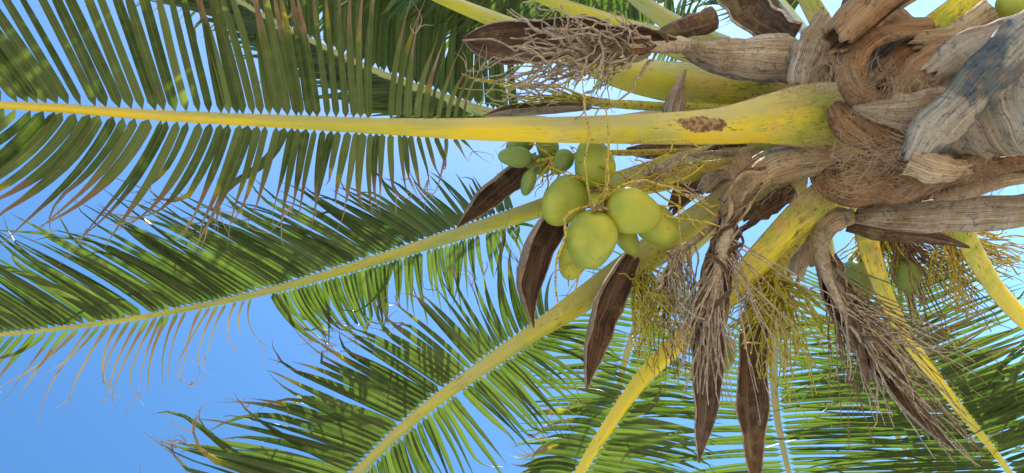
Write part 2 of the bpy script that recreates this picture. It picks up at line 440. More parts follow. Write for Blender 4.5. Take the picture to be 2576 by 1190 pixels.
def hairs(name, gen, count, parent=palm, mat='hair', r=0.0006):
    """loose fibres, one uncountable tuft"""
    V, F, off = [], [], 0
    for k in range(count):
        c = gen()
        v, f = tube_geo(c, np.linspace(r, r * 0.4, len(c)), 3)
        V.append(v); F += [tuple(i + off for i in q) for q in f]; off += len(v)
    return part(name, np.concatenate(V), F, M[mat], parent, 'stuff')

# ------------------------------------------------------------------ fronds
LEAF_LIMIT = 300
leaf_pool = []      # (score, frond object, geometry)

def leaf_geo(b, mid, tip, width, N, fold=0.35, thr=1.3, rnd=0.5, curl=0.0, curl_u=0.7, nseg=11, twist=0.0, basew=0.62, fray=0):
    u = np.linspace(0, 1, nseg)
    u = np.unique(np.concatenate([[0, 0.035], u[1:]]))
    n = len(u); U = u[:, None]
    ctr = (1 - U) ** 2 * b + 2 * U * (1 - U) * mid + U ** 2 * tip
    if curl:
        L = np.linalg.norm(np.diff(ctr, axis=0), axis=1)
        T = nrm(np.diff(ctr, axis=0))
        ax = nrm(RS.randn(3) + 0.6 * N)
        for i in range(n - 1):
            k = max(0.0, (u[i + 1] - curl_u) / (1 - curl_u))
            if k > 0:
                ang = curl * k
                v = T[i]
                T[i] = v * math.cos(ang) + np.cross(ax, v) * math.sin(ang) + ax * np.dot(ax, v) * (1 - math.cos(ang))
        ctr = np.concatenate([ctr[:1], ctr[0] + np.cumsum(T * L[:, None], axis=0)])
    T = tangents(ctr)
    S, NN = frame_up(T, np.tile(N, (n, 1)))
    tw = twist * u
    S2 = S * np.cos(tw)[:, None] + NN * np.sin(tw)[:, None]
    N2 = -S * np.sin(tw)[:, None] + NN * np.cos(tw)[:, None]
    wp = np.interp(u, [0, 0.035, 0.12, 0.40, 0.65, 0.85, 0.95, 1.0], [0.10, basew + 0.06, 1.0, 0.90, 0.66, 0.36, 0.18, 0.03])
    if thr < 0.85:      # dried ends shrivel
        wp *= np.interp(u, [0, max(thr - 0.05, 0.1), min(thr + 0.12, 0.97), 1.0], [1, 1, 0.62, 0.5])
    wl = width * 0.5 * wp * (1 + smooth_noise(n, 3, 0.05)); wr = width * 0.5 * wp * (1 + smooth_noise(n, 3, 0.05))
    fd = fold * (1 + 0.6 * np.clip((u - 0.6) / 0.4, 0, 1))
    left = ctr + S2 * (wl * np.cos(fd))[:, None] - N2 * (wl * np.sin(fd))[:, None]
    right = ctr - S2 * (wr * np.cos(fd))[:, None] - N2 * (wr * np.sin(fd))[:, None]
    V = np.stack([left, ctr, right], 1).reshape(-1, 3)
    F = grid_faces(n, 3)
    lu = np.repeat(u, 3); lv = np.tile([-1, 0, 1], n).astype(float)
    if fray:
        off = len(V); Vs, Fs, us, vs = [V], list(F), [lu], [lv]
        for k in range(fray):
            p0 = ctr[int(n * 0.8)] + S2[int(n * 0.8)] * width * 0.2 * RS.uniform(-1, 1)
            d = nrm(T[-3] + 0.45 * RS.randn(3)); d2 = nrm(d + 0.7 * RS.randn(3))
            ln = RS.uniform(0.03, 0.10)
            cc = spline([p0, p0 + d * ln * 0.5, p0 + d * ln * 0.5 + d2 * ln * 0.5], 6)
            sd_ = nrm(np.cross(tangents(cc), N)) * np.linspace(0.0016, 0.0004, 6)[:, None]
            v = np.stack([cc - sd_, cc + sd_], 1).reshape(-1, 3)
            Vs.append(v); Fs += grid_faces(6, 2, off=off); off += len(v)
            us.append(np.full(12, 1.0)); vs.append(np.tile([-1.0, 1.0], 6))
        V = np.concatenate(Vs); F = Fs; lu = np.concatenate(us); lv = np.concatenate(vs)
    return V, F, {'lu': lu, 'lv': lv, 'lr': np.full(len(V), rnd), 'lthr': np.full(len(V), thr)}

def project(q):
    v = q - CAM
    d = v @ fwd
    return np.stack([1288 + FOC * (v @ img_right) / d, 595 - FOC * (v @ img_up) / d, d], -1)

def frond(rows, mat, sides, label=None, leafmat='leaf', n=90, m=16, tick=0.62, upv=(0, 0, 1), weight=1.0, spacing=0.023, tws=0.5):
    """rows: stalk; sides: lists of keys (bx, by, tx, ty, dd, ox, oy, thr, width) for one side each.
    dd = depth change at the tip, (ox, oy) = bow of the middle in pixels"""
    c = spline(px_ctrl(rows), n)
    ctr, hw = c[:, :3], c[:, 3]
    T = tangents(ctr)
    S, N = frame_up(T, np.tile(np.array(upv, float), (n, 1)))
    ang = np.linspace(0, 2 * math.pi, m, endpoint=False)
    ln = np.concatenate([[0], np.cumsum(np.linalg.norm(np.diff(ctr, axis=0), axis=1))])
    V, uv = [], []
    r0 = RS.rand() * 20
    hwn = hw * (1 + smooth_noise(n, 6, 0.012))
    xb = np.sin(np.linspace(-1, 1, m) * math.pi / 2)
    for i in range(n):                                   # rounded underside, -S to +S
        for x in xb:
            yy = -tick * (1 - abs(x) ** 1.7)
            V.append(ctr[i] + hwn[i] * (S[i] * x + N[i] * yy))
            uv.append((ln[i] + r0, 0.5 + 0.25 * math.asin(x) / (math.pi / 2)))
    e = len(V)
    for i in range(n):                                   # grooved upper side
        for x in np.linspace(1, -1, 7):
            yy = 0.30 * (1 - x * x) - 0.25 * max(0, 1 - abs(x) * 2.2)
            V.append(ctr[i] + hwn[i] * (S[i] * x + N[i] * yy))
            uv.append((ln[i] + r0, 0.25 * x))
    F = [tuple(reversed(f)) for f in grid_faces(n, m)] + [tuple(reversed(f)) for f in grid_faces(n, 7, off=e)]
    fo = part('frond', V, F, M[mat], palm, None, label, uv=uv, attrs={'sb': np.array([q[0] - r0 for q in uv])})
    pj = project(ctr)
    for sd_row in sides:
        keys = sd_row[1]; spc = sd_row[2] if len(sd_row) > 2 else spacing
        keys = [list(k) + [None] * (10 - len(k)) for k in keys]
        ks = []
        for k in keys:
            i = int(np.argmin((pj[:, 0] - k[0]) ** 2 + (pj[:, 1] - k[1]) ** 2))
            # sub-sample position
            best = min(((1e18, i),) + tuple((((1 - f) * pj[i + o, 0] + f * pj[i + o + 1, 0] - k[0]) ** 2 + ((1 - f) * pj[i + o, 1] + f * pj[i + o + 1, 1] - k[1]) ** 2, i + o + f)
                       for o in (-1, 0) if 0 <= i + o < n - 1 for f in np.linspace(0, 1, 11)))
            s = np.interp(best[1], np.arange(n), ln)
            bp = project(np.array([np.interp(s, ln, ctr[:, q]) for q in range(3)])[None])[0]
            ks.append([s, k[2] - bp[0], k[3] - bp[1], k[4], k[5], k[6], k[7], k[8], k[9] or 0.0])
        ks = np.array(sorted(ks))
        s = ks[0, 0]
        cl = smooth_noise(400, 3.2, 1.0); cl2 = smooth_noise(400, 4.5, 1.0); ci = 0
        while s < ks[-1, 0]:
            g = [np.interp(s, ks[:, 0], ks[:, q]) for q in range(9)]
            cc = np.array([np.interp(s, ln, ctr[:, q]) for q in range(3)])
            w_ = np.interp(s, ln, hw)
            i = min(int(np.searchsorted(ln, s)), n - 1)
            b0 = project(cc[None])[0]
            k = RS.normal(1, 0.09)
            jx, jy = RS.normal(0, 9, 2)
            dep = max(b0[2] + g[3] * k + RS.normal(0, 0.02), 0.4)
            ci += 1; plen = math.hypot(g[1], g[2])
            jx += cl[ci % 400] * 0.045 * plen * g[2] / plen; jy -= cl[ci % 400] * 0.045 * plen * g[1] / plen
            dep += 0.035 * cl2[ci % 400]
            tip = P(b0[0] + g[1] * k + jx, b0[1] + g[2] * k + jy, dep)
            L = tip - cc
            side = S[i] * (1 if np.dot(S[i], L) > 0 else -1)
            base = cc + side * w_ * 0.93 - N[i] * w_ * 0.05
            md = P(b0[0] + g[1] * 0.5 + g[4], b0[1] + g[2] * 0.5 + g[5], (b0[2] + dep) / 2)
            md = md + nrm(L) * 0.0 + np.array([0, 0, 0.03])
            NL = np.cross(T[i], L); NL = nrm(NL)
            if NL[2] < 0: NL = -NL
            NL = nrm(NL + 0.25 * N[i] + 0.16 * RS.randn(3))
            tw = RS.normal(g[8], tws)
            thr = g[6] + RS.normal(0, 0.07)
            odd = RS.rand()
            curl = RS.normal(0, 0.5) if thr > 1.0 else RS.normal(0, 1.1)
            if odd < 0.09: tip = tip + RS.randn(3) * 0.09; curl *= 1.8
            rnd = np.clip(RS.normal(0.48, 0.33), 0, 1)
            geo = leaf_geo(base, md, tip, g[7] * RS.normal(1, 0.09), NL, RS.uniform(0.25, 0.75), thr, rnd, curl, RS.uniform(0.6, 0.85), 11, tw, 0.88,
                           int(RS.randint(1, 4)) if thr < 0.95 and RS.rand() < 0.4 else 0)
            pv = project(geo[0][::3])
            vis = ((pv[:, 0] > 0) & (pv[:, 0] < 2576) & (pv[:, 1] > 0) & (pv[:, 1] < 1190)).mean()
            area = np.linalg.norm(L) * g[7] / b0[2] ** 2
            leaf_pool.append((area * vis * weight, fo, geo, leafmat))
            s += spc * max(0.55, RS.normal(1, 0.18)) * (2.2 if RS.rand() < 0.03 else 1.0)
    return fo

TE = (0, 0, 1)
# the long frond over the camera
F1 = frond([(2215, 318, 2.40, 66), (2140, 300, 2.34, 88), (2050, 292, 2.28, 84), (1930, 300, 2.22, 62), (1800, 318, 2.17, 46), (1500, 326, 2.06, 35), (1200, 325, 1.94, 28.5),
       (1000, 319, 1.85, 22), (700, 305, 1.71, 17), (400, 290, 1.56, 14), (150, 272, 1.44, 12), (0, 264, 1.37, 10), (-260, 248, 1.26, 8), (-700, 230, 1.12, 4)],
      'rachis', [
      (1, [(1165, 300, 1225, 110, 0.05, -10, 0, 0.40, 0.0109), (1110, 300, 1180, 100, 0.0, -12, 0, 0.55, 0.0159), (1050, 300, 1095, 60, -0.02, -10, 0, 0.62, 0.0209),
           (960, 300, 975, -50, -0.05, -4, 0, 0.58, 0.0226), (860, 300, 835, -110, -0.08, 4, 0, 0.60, 0.0231), (700, 290, 600, -260, -0.12, 12, 10, 0.55, 0.0234),
           (500, 280, 330, -360, -0.14, 18, 14, 0.50, 0.0234), (380, 272, 130, -380, -0.14, 24, 16, 0.58, 0.0234), (265, 265, -60, -380, -0.14, 30, 20, 0.9, 0.0234), (100, 255, -330, -300, -0.12, 36, 24, 1.1, 0.0239), (-260, 240, -800, -160, -0.1, 30, 20, 1.1, 0.0251)], 0.0200),
      (-1, [(1160, 350, 1200, 400, 0.1, 6, -8, 0.45, 0.0100), (1100, 348, 1150, 440, 0.1, 8, -10, 0.55, 0.0151), (1040, 345, 1085, 495, 0.08, 6, -8, 0.60, 0.0184), (960, 340, 965, 540, 0.04, 4, -8, 0.60, 0.0206),
            (850, 335, 820, 560, 0.02, 4, -5, 0.58, 0.0209), (700, 330, 640, 610, 0.0, 10, 0, 0.52, 0.0213), (560, 322, 440, 600, -0.03, 30, 10, 0.50, 0.0221),
            (420, 312, 190, 620, -0.06, 50, 20, 0.52, 0.0231), (250, 300, -60, 590, -0.08, 70, 30, 0.55, 0.0243), (100, 288, -300, 540, -0.08, 70, 40, 0.75, 0.0243), (-260, 260, -800, 420, -0.08, 40, 40, 0.9, 0.0251)], 0.0208)],
      label='long frond with thick yellow stalk and brown-tipped leaflets', spacing=0.0225, n=120)
# frond behind it, to the centre left
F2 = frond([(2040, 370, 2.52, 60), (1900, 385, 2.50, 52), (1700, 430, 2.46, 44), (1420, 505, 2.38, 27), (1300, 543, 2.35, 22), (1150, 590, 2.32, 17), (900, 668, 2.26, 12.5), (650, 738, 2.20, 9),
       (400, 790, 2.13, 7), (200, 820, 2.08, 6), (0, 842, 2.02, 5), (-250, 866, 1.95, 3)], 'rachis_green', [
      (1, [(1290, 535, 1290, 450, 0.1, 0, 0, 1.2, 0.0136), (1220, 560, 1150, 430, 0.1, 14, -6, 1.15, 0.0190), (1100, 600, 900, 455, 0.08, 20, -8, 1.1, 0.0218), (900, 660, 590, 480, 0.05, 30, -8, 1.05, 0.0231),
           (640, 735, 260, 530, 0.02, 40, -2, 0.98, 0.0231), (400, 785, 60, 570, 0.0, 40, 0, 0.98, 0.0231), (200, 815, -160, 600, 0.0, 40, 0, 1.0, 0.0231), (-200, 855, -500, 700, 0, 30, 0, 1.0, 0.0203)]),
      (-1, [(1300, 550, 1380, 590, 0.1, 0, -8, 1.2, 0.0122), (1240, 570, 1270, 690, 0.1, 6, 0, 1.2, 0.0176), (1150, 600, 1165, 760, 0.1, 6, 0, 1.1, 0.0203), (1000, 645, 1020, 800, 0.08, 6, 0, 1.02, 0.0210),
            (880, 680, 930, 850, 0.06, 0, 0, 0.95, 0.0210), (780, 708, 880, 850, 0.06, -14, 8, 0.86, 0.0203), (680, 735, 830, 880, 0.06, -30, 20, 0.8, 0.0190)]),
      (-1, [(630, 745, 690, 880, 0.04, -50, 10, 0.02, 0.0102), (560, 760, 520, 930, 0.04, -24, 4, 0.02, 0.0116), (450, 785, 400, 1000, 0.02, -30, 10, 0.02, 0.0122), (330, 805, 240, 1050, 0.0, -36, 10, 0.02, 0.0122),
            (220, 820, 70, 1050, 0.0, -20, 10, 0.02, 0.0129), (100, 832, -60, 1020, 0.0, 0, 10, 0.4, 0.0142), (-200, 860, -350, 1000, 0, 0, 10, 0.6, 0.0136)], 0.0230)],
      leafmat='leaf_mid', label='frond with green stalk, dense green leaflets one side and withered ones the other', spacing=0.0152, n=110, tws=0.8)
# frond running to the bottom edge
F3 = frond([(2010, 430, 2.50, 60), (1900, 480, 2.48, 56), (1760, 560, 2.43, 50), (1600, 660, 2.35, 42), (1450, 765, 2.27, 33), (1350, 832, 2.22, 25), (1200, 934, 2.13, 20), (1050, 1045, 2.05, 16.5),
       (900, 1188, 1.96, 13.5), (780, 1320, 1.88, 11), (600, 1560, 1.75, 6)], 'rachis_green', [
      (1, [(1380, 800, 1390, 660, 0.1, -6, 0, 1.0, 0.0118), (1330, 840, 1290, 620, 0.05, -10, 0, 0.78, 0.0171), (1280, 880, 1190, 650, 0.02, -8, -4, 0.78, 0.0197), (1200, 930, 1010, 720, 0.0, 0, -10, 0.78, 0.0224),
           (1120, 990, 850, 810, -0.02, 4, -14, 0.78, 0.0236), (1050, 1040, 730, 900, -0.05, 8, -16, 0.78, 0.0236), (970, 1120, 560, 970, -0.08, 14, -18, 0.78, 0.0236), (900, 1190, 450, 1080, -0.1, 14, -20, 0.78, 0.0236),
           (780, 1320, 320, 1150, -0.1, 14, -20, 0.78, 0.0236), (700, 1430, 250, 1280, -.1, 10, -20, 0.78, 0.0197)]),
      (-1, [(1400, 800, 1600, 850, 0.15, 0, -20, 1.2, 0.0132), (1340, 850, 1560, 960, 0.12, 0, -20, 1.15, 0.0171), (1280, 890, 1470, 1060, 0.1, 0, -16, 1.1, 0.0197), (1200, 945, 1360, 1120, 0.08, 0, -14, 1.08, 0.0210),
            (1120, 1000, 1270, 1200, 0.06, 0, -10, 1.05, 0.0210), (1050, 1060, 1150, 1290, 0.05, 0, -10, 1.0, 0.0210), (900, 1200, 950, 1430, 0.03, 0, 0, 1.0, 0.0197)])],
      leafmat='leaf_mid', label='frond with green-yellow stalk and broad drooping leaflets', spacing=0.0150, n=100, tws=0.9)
# bright yellow stalk to the bottom
F4 = frond([(2130, 470, 2.42, 50), (2060, 515, 2.37, 58), (1990, 570, 2.35, 52), (1900, 665, 2.35, 46), (1790, 790, 2.36, 37), (1660, 905, 2.36, 30), (1580, 1000, 2.34, 24), (1500, 1120, 2.30, 19.5),
       (1440, 1220, 2.27, 16), (1330, 1420, 2.2, 10), (1260, 1600, 2.15, 5)], 'rachis_yellow', [
      (1, [(1620, 955, 1480, 900, 0.1, 0, -10, 0.5, .014), (1580, 1000, 1400, 960, 0.08, 0, -14, 0.55, .018), (1530, 1075, 1330, 1080, 0.05, 0, -40, 0.55, .022), (1480, 1150, 1300, 1180, 0.03, 0, -50, 0.6, .024),
           (1400, 1290, 1150, 1290, 0.0, 0, -30, 0.8, .03)]),
      (-1, [(1640, 950, 1760, 930, 0.12, 0, -8, 1.0, .018), (1590, 1010, 1800, 1030, 0.1, 0, -12, 1.0, .026), (1540, 1080, 1810, 1130, 0.08, 0, -14, 1.05, .026), (1480, 1170, 1760, 1250, 0.06, 0, -14, 1.05, .027),
            (1400, 1310, 1620, 1420, 0.05, 0, -10, 1.05, .027)])],
      leafmat='leaf_mid', label='frond with bright yellow stalk below the coconut bunch', spacing=0.0200, n=90)
# fronds beyond the trunk, lower right
F5 = frond([(2150, 480, 2.62, 40), (2170, 560, 2.66, 46), (2190, 640, 2.68, 40), (2230, 750, 2.72, 31), (2295, 870, 2.76, 24), (2400, 1010, 2.80, 17), (2500, 1135, 2.82, 12), (2600, 1270, 2.82, 9), (2750, 1450, 2.8, 5)],
      'rachis_yellow', [
      (1, [(2290, 860, 2060, 830, 0.05, 0, -8, 1.0, 0.0176), (2350, 945, 1960, 960, 0.08, 0, -10, 1.05, 0.0200), (2420, 1035, 1960, 1070, 0.1, 0, -8, 1.05, 0.0208), (2500, 1135, 2020, 1180, 0.1, 0, -8, 1.1, 0.0208), (2620, 1290, 2150, 1340, 0.1, 0, 0, 1.1, 0.0208)]),
      (-1, [(2280, 840, 2480, 720, 0.08, 0, 10, 0.35, 0.0160), (2340, 930, 2600, 800, 0.05, 0, 10, 0.45, 0.0208), (2420, 1035, 2720, 920, 0.03, 0, 10, 1.0, 0.0256), (2510, 1145, 2800, 1050, 0.0, 0, 10, 1.1, 0.0208), (2620, 1290, 2900, 1200, 0.0, 0, 10, 1.1, 0.0208)])],
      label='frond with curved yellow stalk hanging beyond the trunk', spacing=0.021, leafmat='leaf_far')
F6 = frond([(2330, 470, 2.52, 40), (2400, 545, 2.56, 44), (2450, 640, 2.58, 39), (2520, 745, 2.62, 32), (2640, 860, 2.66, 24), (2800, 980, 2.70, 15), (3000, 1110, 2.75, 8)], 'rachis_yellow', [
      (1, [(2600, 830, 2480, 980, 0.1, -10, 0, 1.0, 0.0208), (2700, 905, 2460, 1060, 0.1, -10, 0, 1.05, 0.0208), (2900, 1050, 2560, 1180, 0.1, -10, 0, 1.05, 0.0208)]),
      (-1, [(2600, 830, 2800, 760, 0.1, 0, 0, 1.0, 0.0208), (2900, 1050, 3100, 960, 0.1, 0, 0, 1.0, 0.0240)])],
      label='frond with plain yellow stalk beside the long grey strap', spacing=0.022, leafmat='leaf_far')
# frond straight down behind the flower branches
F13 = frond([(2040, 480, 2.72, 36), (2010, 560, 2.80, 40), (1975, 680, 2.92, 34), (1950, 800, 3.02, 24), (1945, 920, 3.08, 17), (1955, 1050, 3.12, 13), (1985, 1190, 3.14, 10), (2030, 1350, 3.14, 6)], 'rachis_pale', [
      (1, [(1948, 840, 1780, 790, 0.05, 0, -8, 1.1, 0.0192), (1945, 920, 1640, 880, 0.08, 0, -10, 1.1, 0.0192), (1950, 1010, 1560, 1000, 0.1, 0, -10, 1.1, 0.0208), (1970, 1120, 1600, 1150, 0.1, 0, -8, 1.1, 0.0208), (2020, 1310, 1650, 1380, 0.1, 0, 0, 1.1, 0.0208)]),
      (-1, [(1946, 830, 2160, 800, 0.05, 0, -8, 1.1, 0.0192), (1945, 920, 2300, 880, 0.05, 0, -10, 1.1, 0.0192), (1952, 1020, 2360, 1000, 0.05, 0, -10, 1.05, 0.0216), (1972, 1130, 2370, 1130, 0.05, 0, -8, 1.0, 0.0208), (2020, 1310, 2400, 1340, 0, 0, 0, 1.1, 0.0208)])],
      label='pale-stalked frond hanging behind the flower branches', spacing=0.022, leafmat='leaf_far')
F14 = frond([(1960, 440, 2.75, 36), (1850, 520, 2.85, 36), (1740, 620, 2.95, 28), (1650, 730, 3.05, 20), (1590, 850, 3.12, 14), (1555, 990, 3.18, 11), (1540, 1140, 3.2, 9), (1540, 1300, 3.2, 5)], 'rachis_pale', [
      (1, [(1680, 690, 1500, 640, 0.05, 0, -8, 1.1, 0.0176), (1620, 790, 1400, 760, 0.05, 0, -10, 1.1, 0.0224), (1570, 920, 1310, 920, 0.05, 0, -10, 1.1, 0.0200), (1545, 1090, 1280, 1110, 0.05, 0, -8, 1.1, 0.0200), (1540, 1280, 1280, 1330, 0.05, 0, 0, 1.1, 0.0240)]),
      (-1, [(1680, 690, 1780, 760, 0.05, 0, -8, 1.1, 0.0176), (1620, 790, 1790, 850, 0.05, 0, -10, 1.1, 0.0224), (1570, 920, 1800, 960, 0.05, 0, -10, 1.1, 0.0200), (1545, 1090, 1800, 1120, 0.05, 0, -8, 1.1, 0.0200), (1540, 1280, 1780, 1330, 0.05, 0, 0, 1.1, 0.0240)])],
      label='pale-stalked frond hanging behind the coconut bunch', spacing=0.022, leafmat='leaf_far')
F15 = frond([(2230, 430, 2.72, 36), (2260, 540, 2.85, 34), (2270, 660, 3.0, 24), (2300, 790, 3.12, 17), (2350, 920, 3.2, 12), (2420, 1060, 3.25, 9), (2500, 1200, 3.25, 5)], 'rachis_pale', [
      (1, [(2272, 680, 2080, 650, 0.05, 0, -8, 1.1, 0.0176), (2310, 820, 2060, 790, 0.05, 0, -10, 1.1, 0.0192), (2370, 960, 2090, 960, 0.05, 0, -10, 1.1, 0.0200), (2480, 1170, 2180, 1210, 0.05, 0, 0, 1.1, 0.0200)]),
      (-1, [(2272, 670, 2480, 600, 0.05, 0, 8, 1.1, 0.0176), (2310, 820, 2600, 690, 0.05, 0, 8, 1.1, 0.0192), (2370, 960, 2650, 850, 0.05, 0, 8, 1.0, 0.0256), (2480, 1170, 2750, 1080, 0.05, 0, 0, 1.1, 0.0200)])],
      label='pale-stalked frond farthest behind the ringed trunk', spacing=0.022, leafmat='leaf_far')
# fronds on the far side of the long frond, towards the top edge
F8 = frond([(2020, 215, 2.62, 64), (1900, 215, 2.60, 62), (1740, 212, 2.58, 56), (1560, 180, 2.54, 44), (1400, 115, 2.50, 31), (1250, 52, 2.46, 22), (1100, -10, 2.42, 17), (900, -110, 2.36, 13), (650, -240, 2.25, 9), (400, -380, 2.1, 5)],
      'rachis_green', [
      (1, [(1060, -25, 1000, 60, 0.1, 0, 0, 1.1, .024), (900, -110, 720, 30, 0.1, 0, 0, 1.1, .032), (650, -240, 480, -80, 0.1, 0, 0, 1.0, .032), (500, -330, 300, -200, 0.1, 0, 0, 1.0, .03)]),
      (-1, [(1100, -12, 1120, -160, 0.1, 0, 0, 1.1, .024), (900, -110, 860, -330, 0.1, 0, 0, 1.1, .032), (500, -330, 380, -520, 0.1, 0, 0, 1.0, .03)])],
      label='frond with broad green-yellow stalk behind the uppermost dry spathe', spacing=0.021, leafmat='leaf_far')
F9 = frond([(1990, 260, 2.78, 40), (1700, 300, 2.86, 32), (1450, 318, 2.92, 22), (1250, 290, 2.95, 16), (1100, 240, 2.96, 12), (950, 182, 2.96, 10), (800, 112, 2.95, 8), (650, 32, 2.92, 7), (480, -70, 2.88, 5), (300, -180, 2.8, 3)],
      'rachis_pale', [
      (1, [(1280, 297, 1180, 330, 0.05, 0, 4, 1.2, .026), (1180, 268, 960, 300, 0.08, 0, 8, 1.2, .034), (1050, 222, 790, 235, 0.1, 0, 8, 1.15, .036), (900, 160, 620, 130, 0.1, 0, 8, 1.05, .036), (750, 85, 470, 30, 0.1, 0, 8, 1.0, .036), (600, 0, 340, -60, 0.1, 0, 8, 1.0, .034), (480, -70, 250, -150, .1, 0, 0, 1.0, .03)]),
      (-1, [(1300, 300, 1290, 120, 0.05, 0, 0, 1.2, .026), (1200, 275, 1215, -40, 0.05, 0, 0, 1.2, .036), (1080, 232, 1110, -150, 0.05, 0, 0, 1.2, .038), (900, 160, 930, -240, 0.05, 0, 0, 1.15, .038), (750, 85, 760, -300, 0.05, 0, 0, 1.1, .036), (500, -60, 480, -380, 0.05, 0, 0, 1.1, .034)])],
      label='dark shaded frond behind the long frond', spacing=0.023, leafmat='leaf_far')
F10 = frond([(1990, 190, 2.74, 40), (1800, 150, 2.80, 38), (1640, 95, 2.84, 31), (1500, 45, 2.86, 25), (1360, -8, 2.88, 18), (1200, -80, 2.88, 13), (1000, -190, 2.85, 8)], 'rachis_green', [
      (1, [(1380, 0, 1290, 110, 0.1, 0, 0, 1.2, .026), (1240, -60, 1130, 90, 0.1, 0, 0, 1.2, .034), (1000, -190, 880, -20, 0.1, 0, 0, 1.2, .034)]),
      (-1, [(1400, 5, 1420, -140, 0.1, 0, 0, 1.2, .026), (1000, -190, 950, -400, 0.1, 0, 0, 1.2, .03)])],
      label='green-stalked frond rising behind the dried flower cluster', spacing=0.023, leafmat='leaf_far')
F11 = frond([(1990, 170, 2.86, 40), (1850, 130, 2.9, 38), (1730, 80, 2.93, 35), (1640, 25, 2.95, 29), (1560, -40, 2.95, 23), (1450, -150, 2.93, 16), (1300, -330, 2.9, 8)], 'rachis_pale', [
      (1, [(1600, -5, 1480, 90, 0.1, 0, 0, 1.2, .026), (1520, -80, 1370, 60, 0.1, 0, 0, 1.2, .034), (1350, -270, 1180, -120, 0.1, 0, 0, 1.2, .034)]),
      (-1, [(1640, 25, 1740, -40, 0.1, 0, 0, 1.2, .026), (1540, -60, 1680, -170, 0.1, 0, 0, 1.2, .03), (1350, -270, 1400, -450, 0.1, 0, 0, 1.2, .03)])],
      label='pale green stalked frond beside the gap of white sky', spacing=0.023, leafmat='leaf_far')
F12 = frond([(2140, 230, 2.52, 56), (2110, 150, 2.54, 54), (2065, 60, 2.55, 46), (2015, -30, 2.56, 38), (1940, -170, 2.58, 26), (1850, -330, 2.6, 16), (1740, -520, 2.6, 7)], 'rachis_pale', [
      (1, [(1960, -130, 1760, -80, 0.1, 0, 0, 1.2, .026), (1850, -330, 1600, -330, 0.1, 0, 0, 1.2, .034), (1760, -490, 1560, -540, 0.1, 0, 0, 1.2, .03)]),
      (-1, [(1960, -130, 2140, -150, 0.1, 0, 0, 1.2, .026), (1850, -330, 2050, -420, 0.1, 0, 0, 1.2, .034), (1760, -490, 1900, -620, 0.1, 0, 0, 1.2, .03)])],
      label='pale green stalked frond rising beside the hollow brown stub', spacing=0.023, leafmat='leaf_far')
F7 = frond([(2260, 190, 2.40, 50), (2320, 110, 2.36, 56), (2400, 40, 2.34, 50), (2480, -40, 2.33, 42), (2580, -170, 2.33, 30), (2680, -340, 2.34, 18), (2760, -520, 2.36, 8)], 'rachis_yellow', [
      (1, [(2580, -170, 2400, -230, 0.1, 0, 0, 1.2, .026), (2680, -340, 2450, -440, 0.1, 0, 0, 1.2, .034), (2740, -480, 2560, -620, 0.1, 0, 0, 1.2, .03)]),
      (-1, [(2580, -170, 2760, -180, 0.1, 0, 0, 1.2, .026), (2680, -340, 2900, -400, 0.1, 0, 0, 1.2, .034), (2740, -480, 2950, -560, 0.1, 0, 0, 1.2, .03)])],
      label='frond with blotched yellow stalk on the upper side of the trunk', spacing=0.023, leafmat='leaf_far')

F16 = frond([(2010, 200, 2.75, 40), (1850, 150, 2.95, 36), (1600, 70, 3.3, 24), (1300, 0, 3.65, 15), (1000, -55, 3.85, 10), (650, -120, 4.0, 8), (300, -210, 4.05, 5), (0, -300, 4.05, 3)], 'rachis_green', [  # extra frond added to keep sun off the dark frond beneath
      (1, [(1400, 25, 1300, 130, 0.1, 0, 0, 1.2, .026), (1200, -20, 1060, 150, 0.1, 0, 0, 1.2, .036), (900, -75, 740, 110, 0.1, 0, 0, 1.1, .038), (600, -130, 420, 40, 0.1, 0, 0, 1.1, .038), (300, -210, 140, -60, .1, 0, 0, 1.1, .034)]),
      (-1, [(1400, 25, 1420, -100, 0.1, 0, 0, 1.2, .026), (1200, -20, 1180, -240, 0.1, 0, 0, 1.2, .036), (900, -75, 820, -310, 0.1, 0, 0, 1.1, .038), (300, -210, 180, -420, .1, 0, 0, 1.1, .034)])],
      label='added high frond shading the dark one below', spacing=0.030, leafmat='leaf_far')

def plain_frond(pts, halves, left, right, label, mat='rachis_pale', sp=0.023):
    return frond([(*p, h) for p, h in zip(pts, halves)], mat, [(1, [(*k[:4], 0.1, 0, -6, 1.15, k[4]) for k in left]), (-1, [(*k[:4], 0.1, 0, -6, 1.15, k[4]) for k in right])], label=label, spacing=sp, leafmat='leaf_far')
plain_frond([(2010, 190, 2.8), (1850, 140, 3.05), (1700, 92, 3.3), (1500, 40, 3.6), (1300, 0, 3.8), (1050, -60, 4.0), (800, -120, 4.1)], [36, 30, 22, 15, 11, 8, 4],  # added above the crown to shade the coconuts and fill the sky gap
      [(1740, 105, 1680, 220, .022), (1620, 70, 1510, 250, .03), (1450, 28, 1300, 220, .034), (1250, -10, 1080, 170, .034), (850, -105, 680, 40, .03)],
      [(1740, 105, 1790, -20, .022), (1620, 70, 1640, -120, .03), (1450, 28, 1430, -190, .034), (850, -105, 780, -320, .03)], 'added high frond behind the dried flower tangle, shading the coconuts')
plain_frond([(2080, 170, 2.7), (2010, 70, 3.05), (1930, -30, 3.4), (1830, -150, 3.7), (1700, -310, 3.9), (1550, -480, 4.0)], [36, 30, 22, 15, 10, 5],  # added higher up, shades the old leaf bases and covers gaps of sky
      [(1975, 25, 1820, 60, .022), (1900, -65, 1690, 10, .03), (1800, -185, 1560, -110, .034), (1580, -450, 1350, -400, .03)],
      [(1975, 25, 2090, -60, .022), (1900, -65, 2060, -190, .03), (1800, -185, 1950, -370, .034), (1580, -450, 1680, -620, .03)], 'added high frond behind the grey split leaf base, shading the old bases')
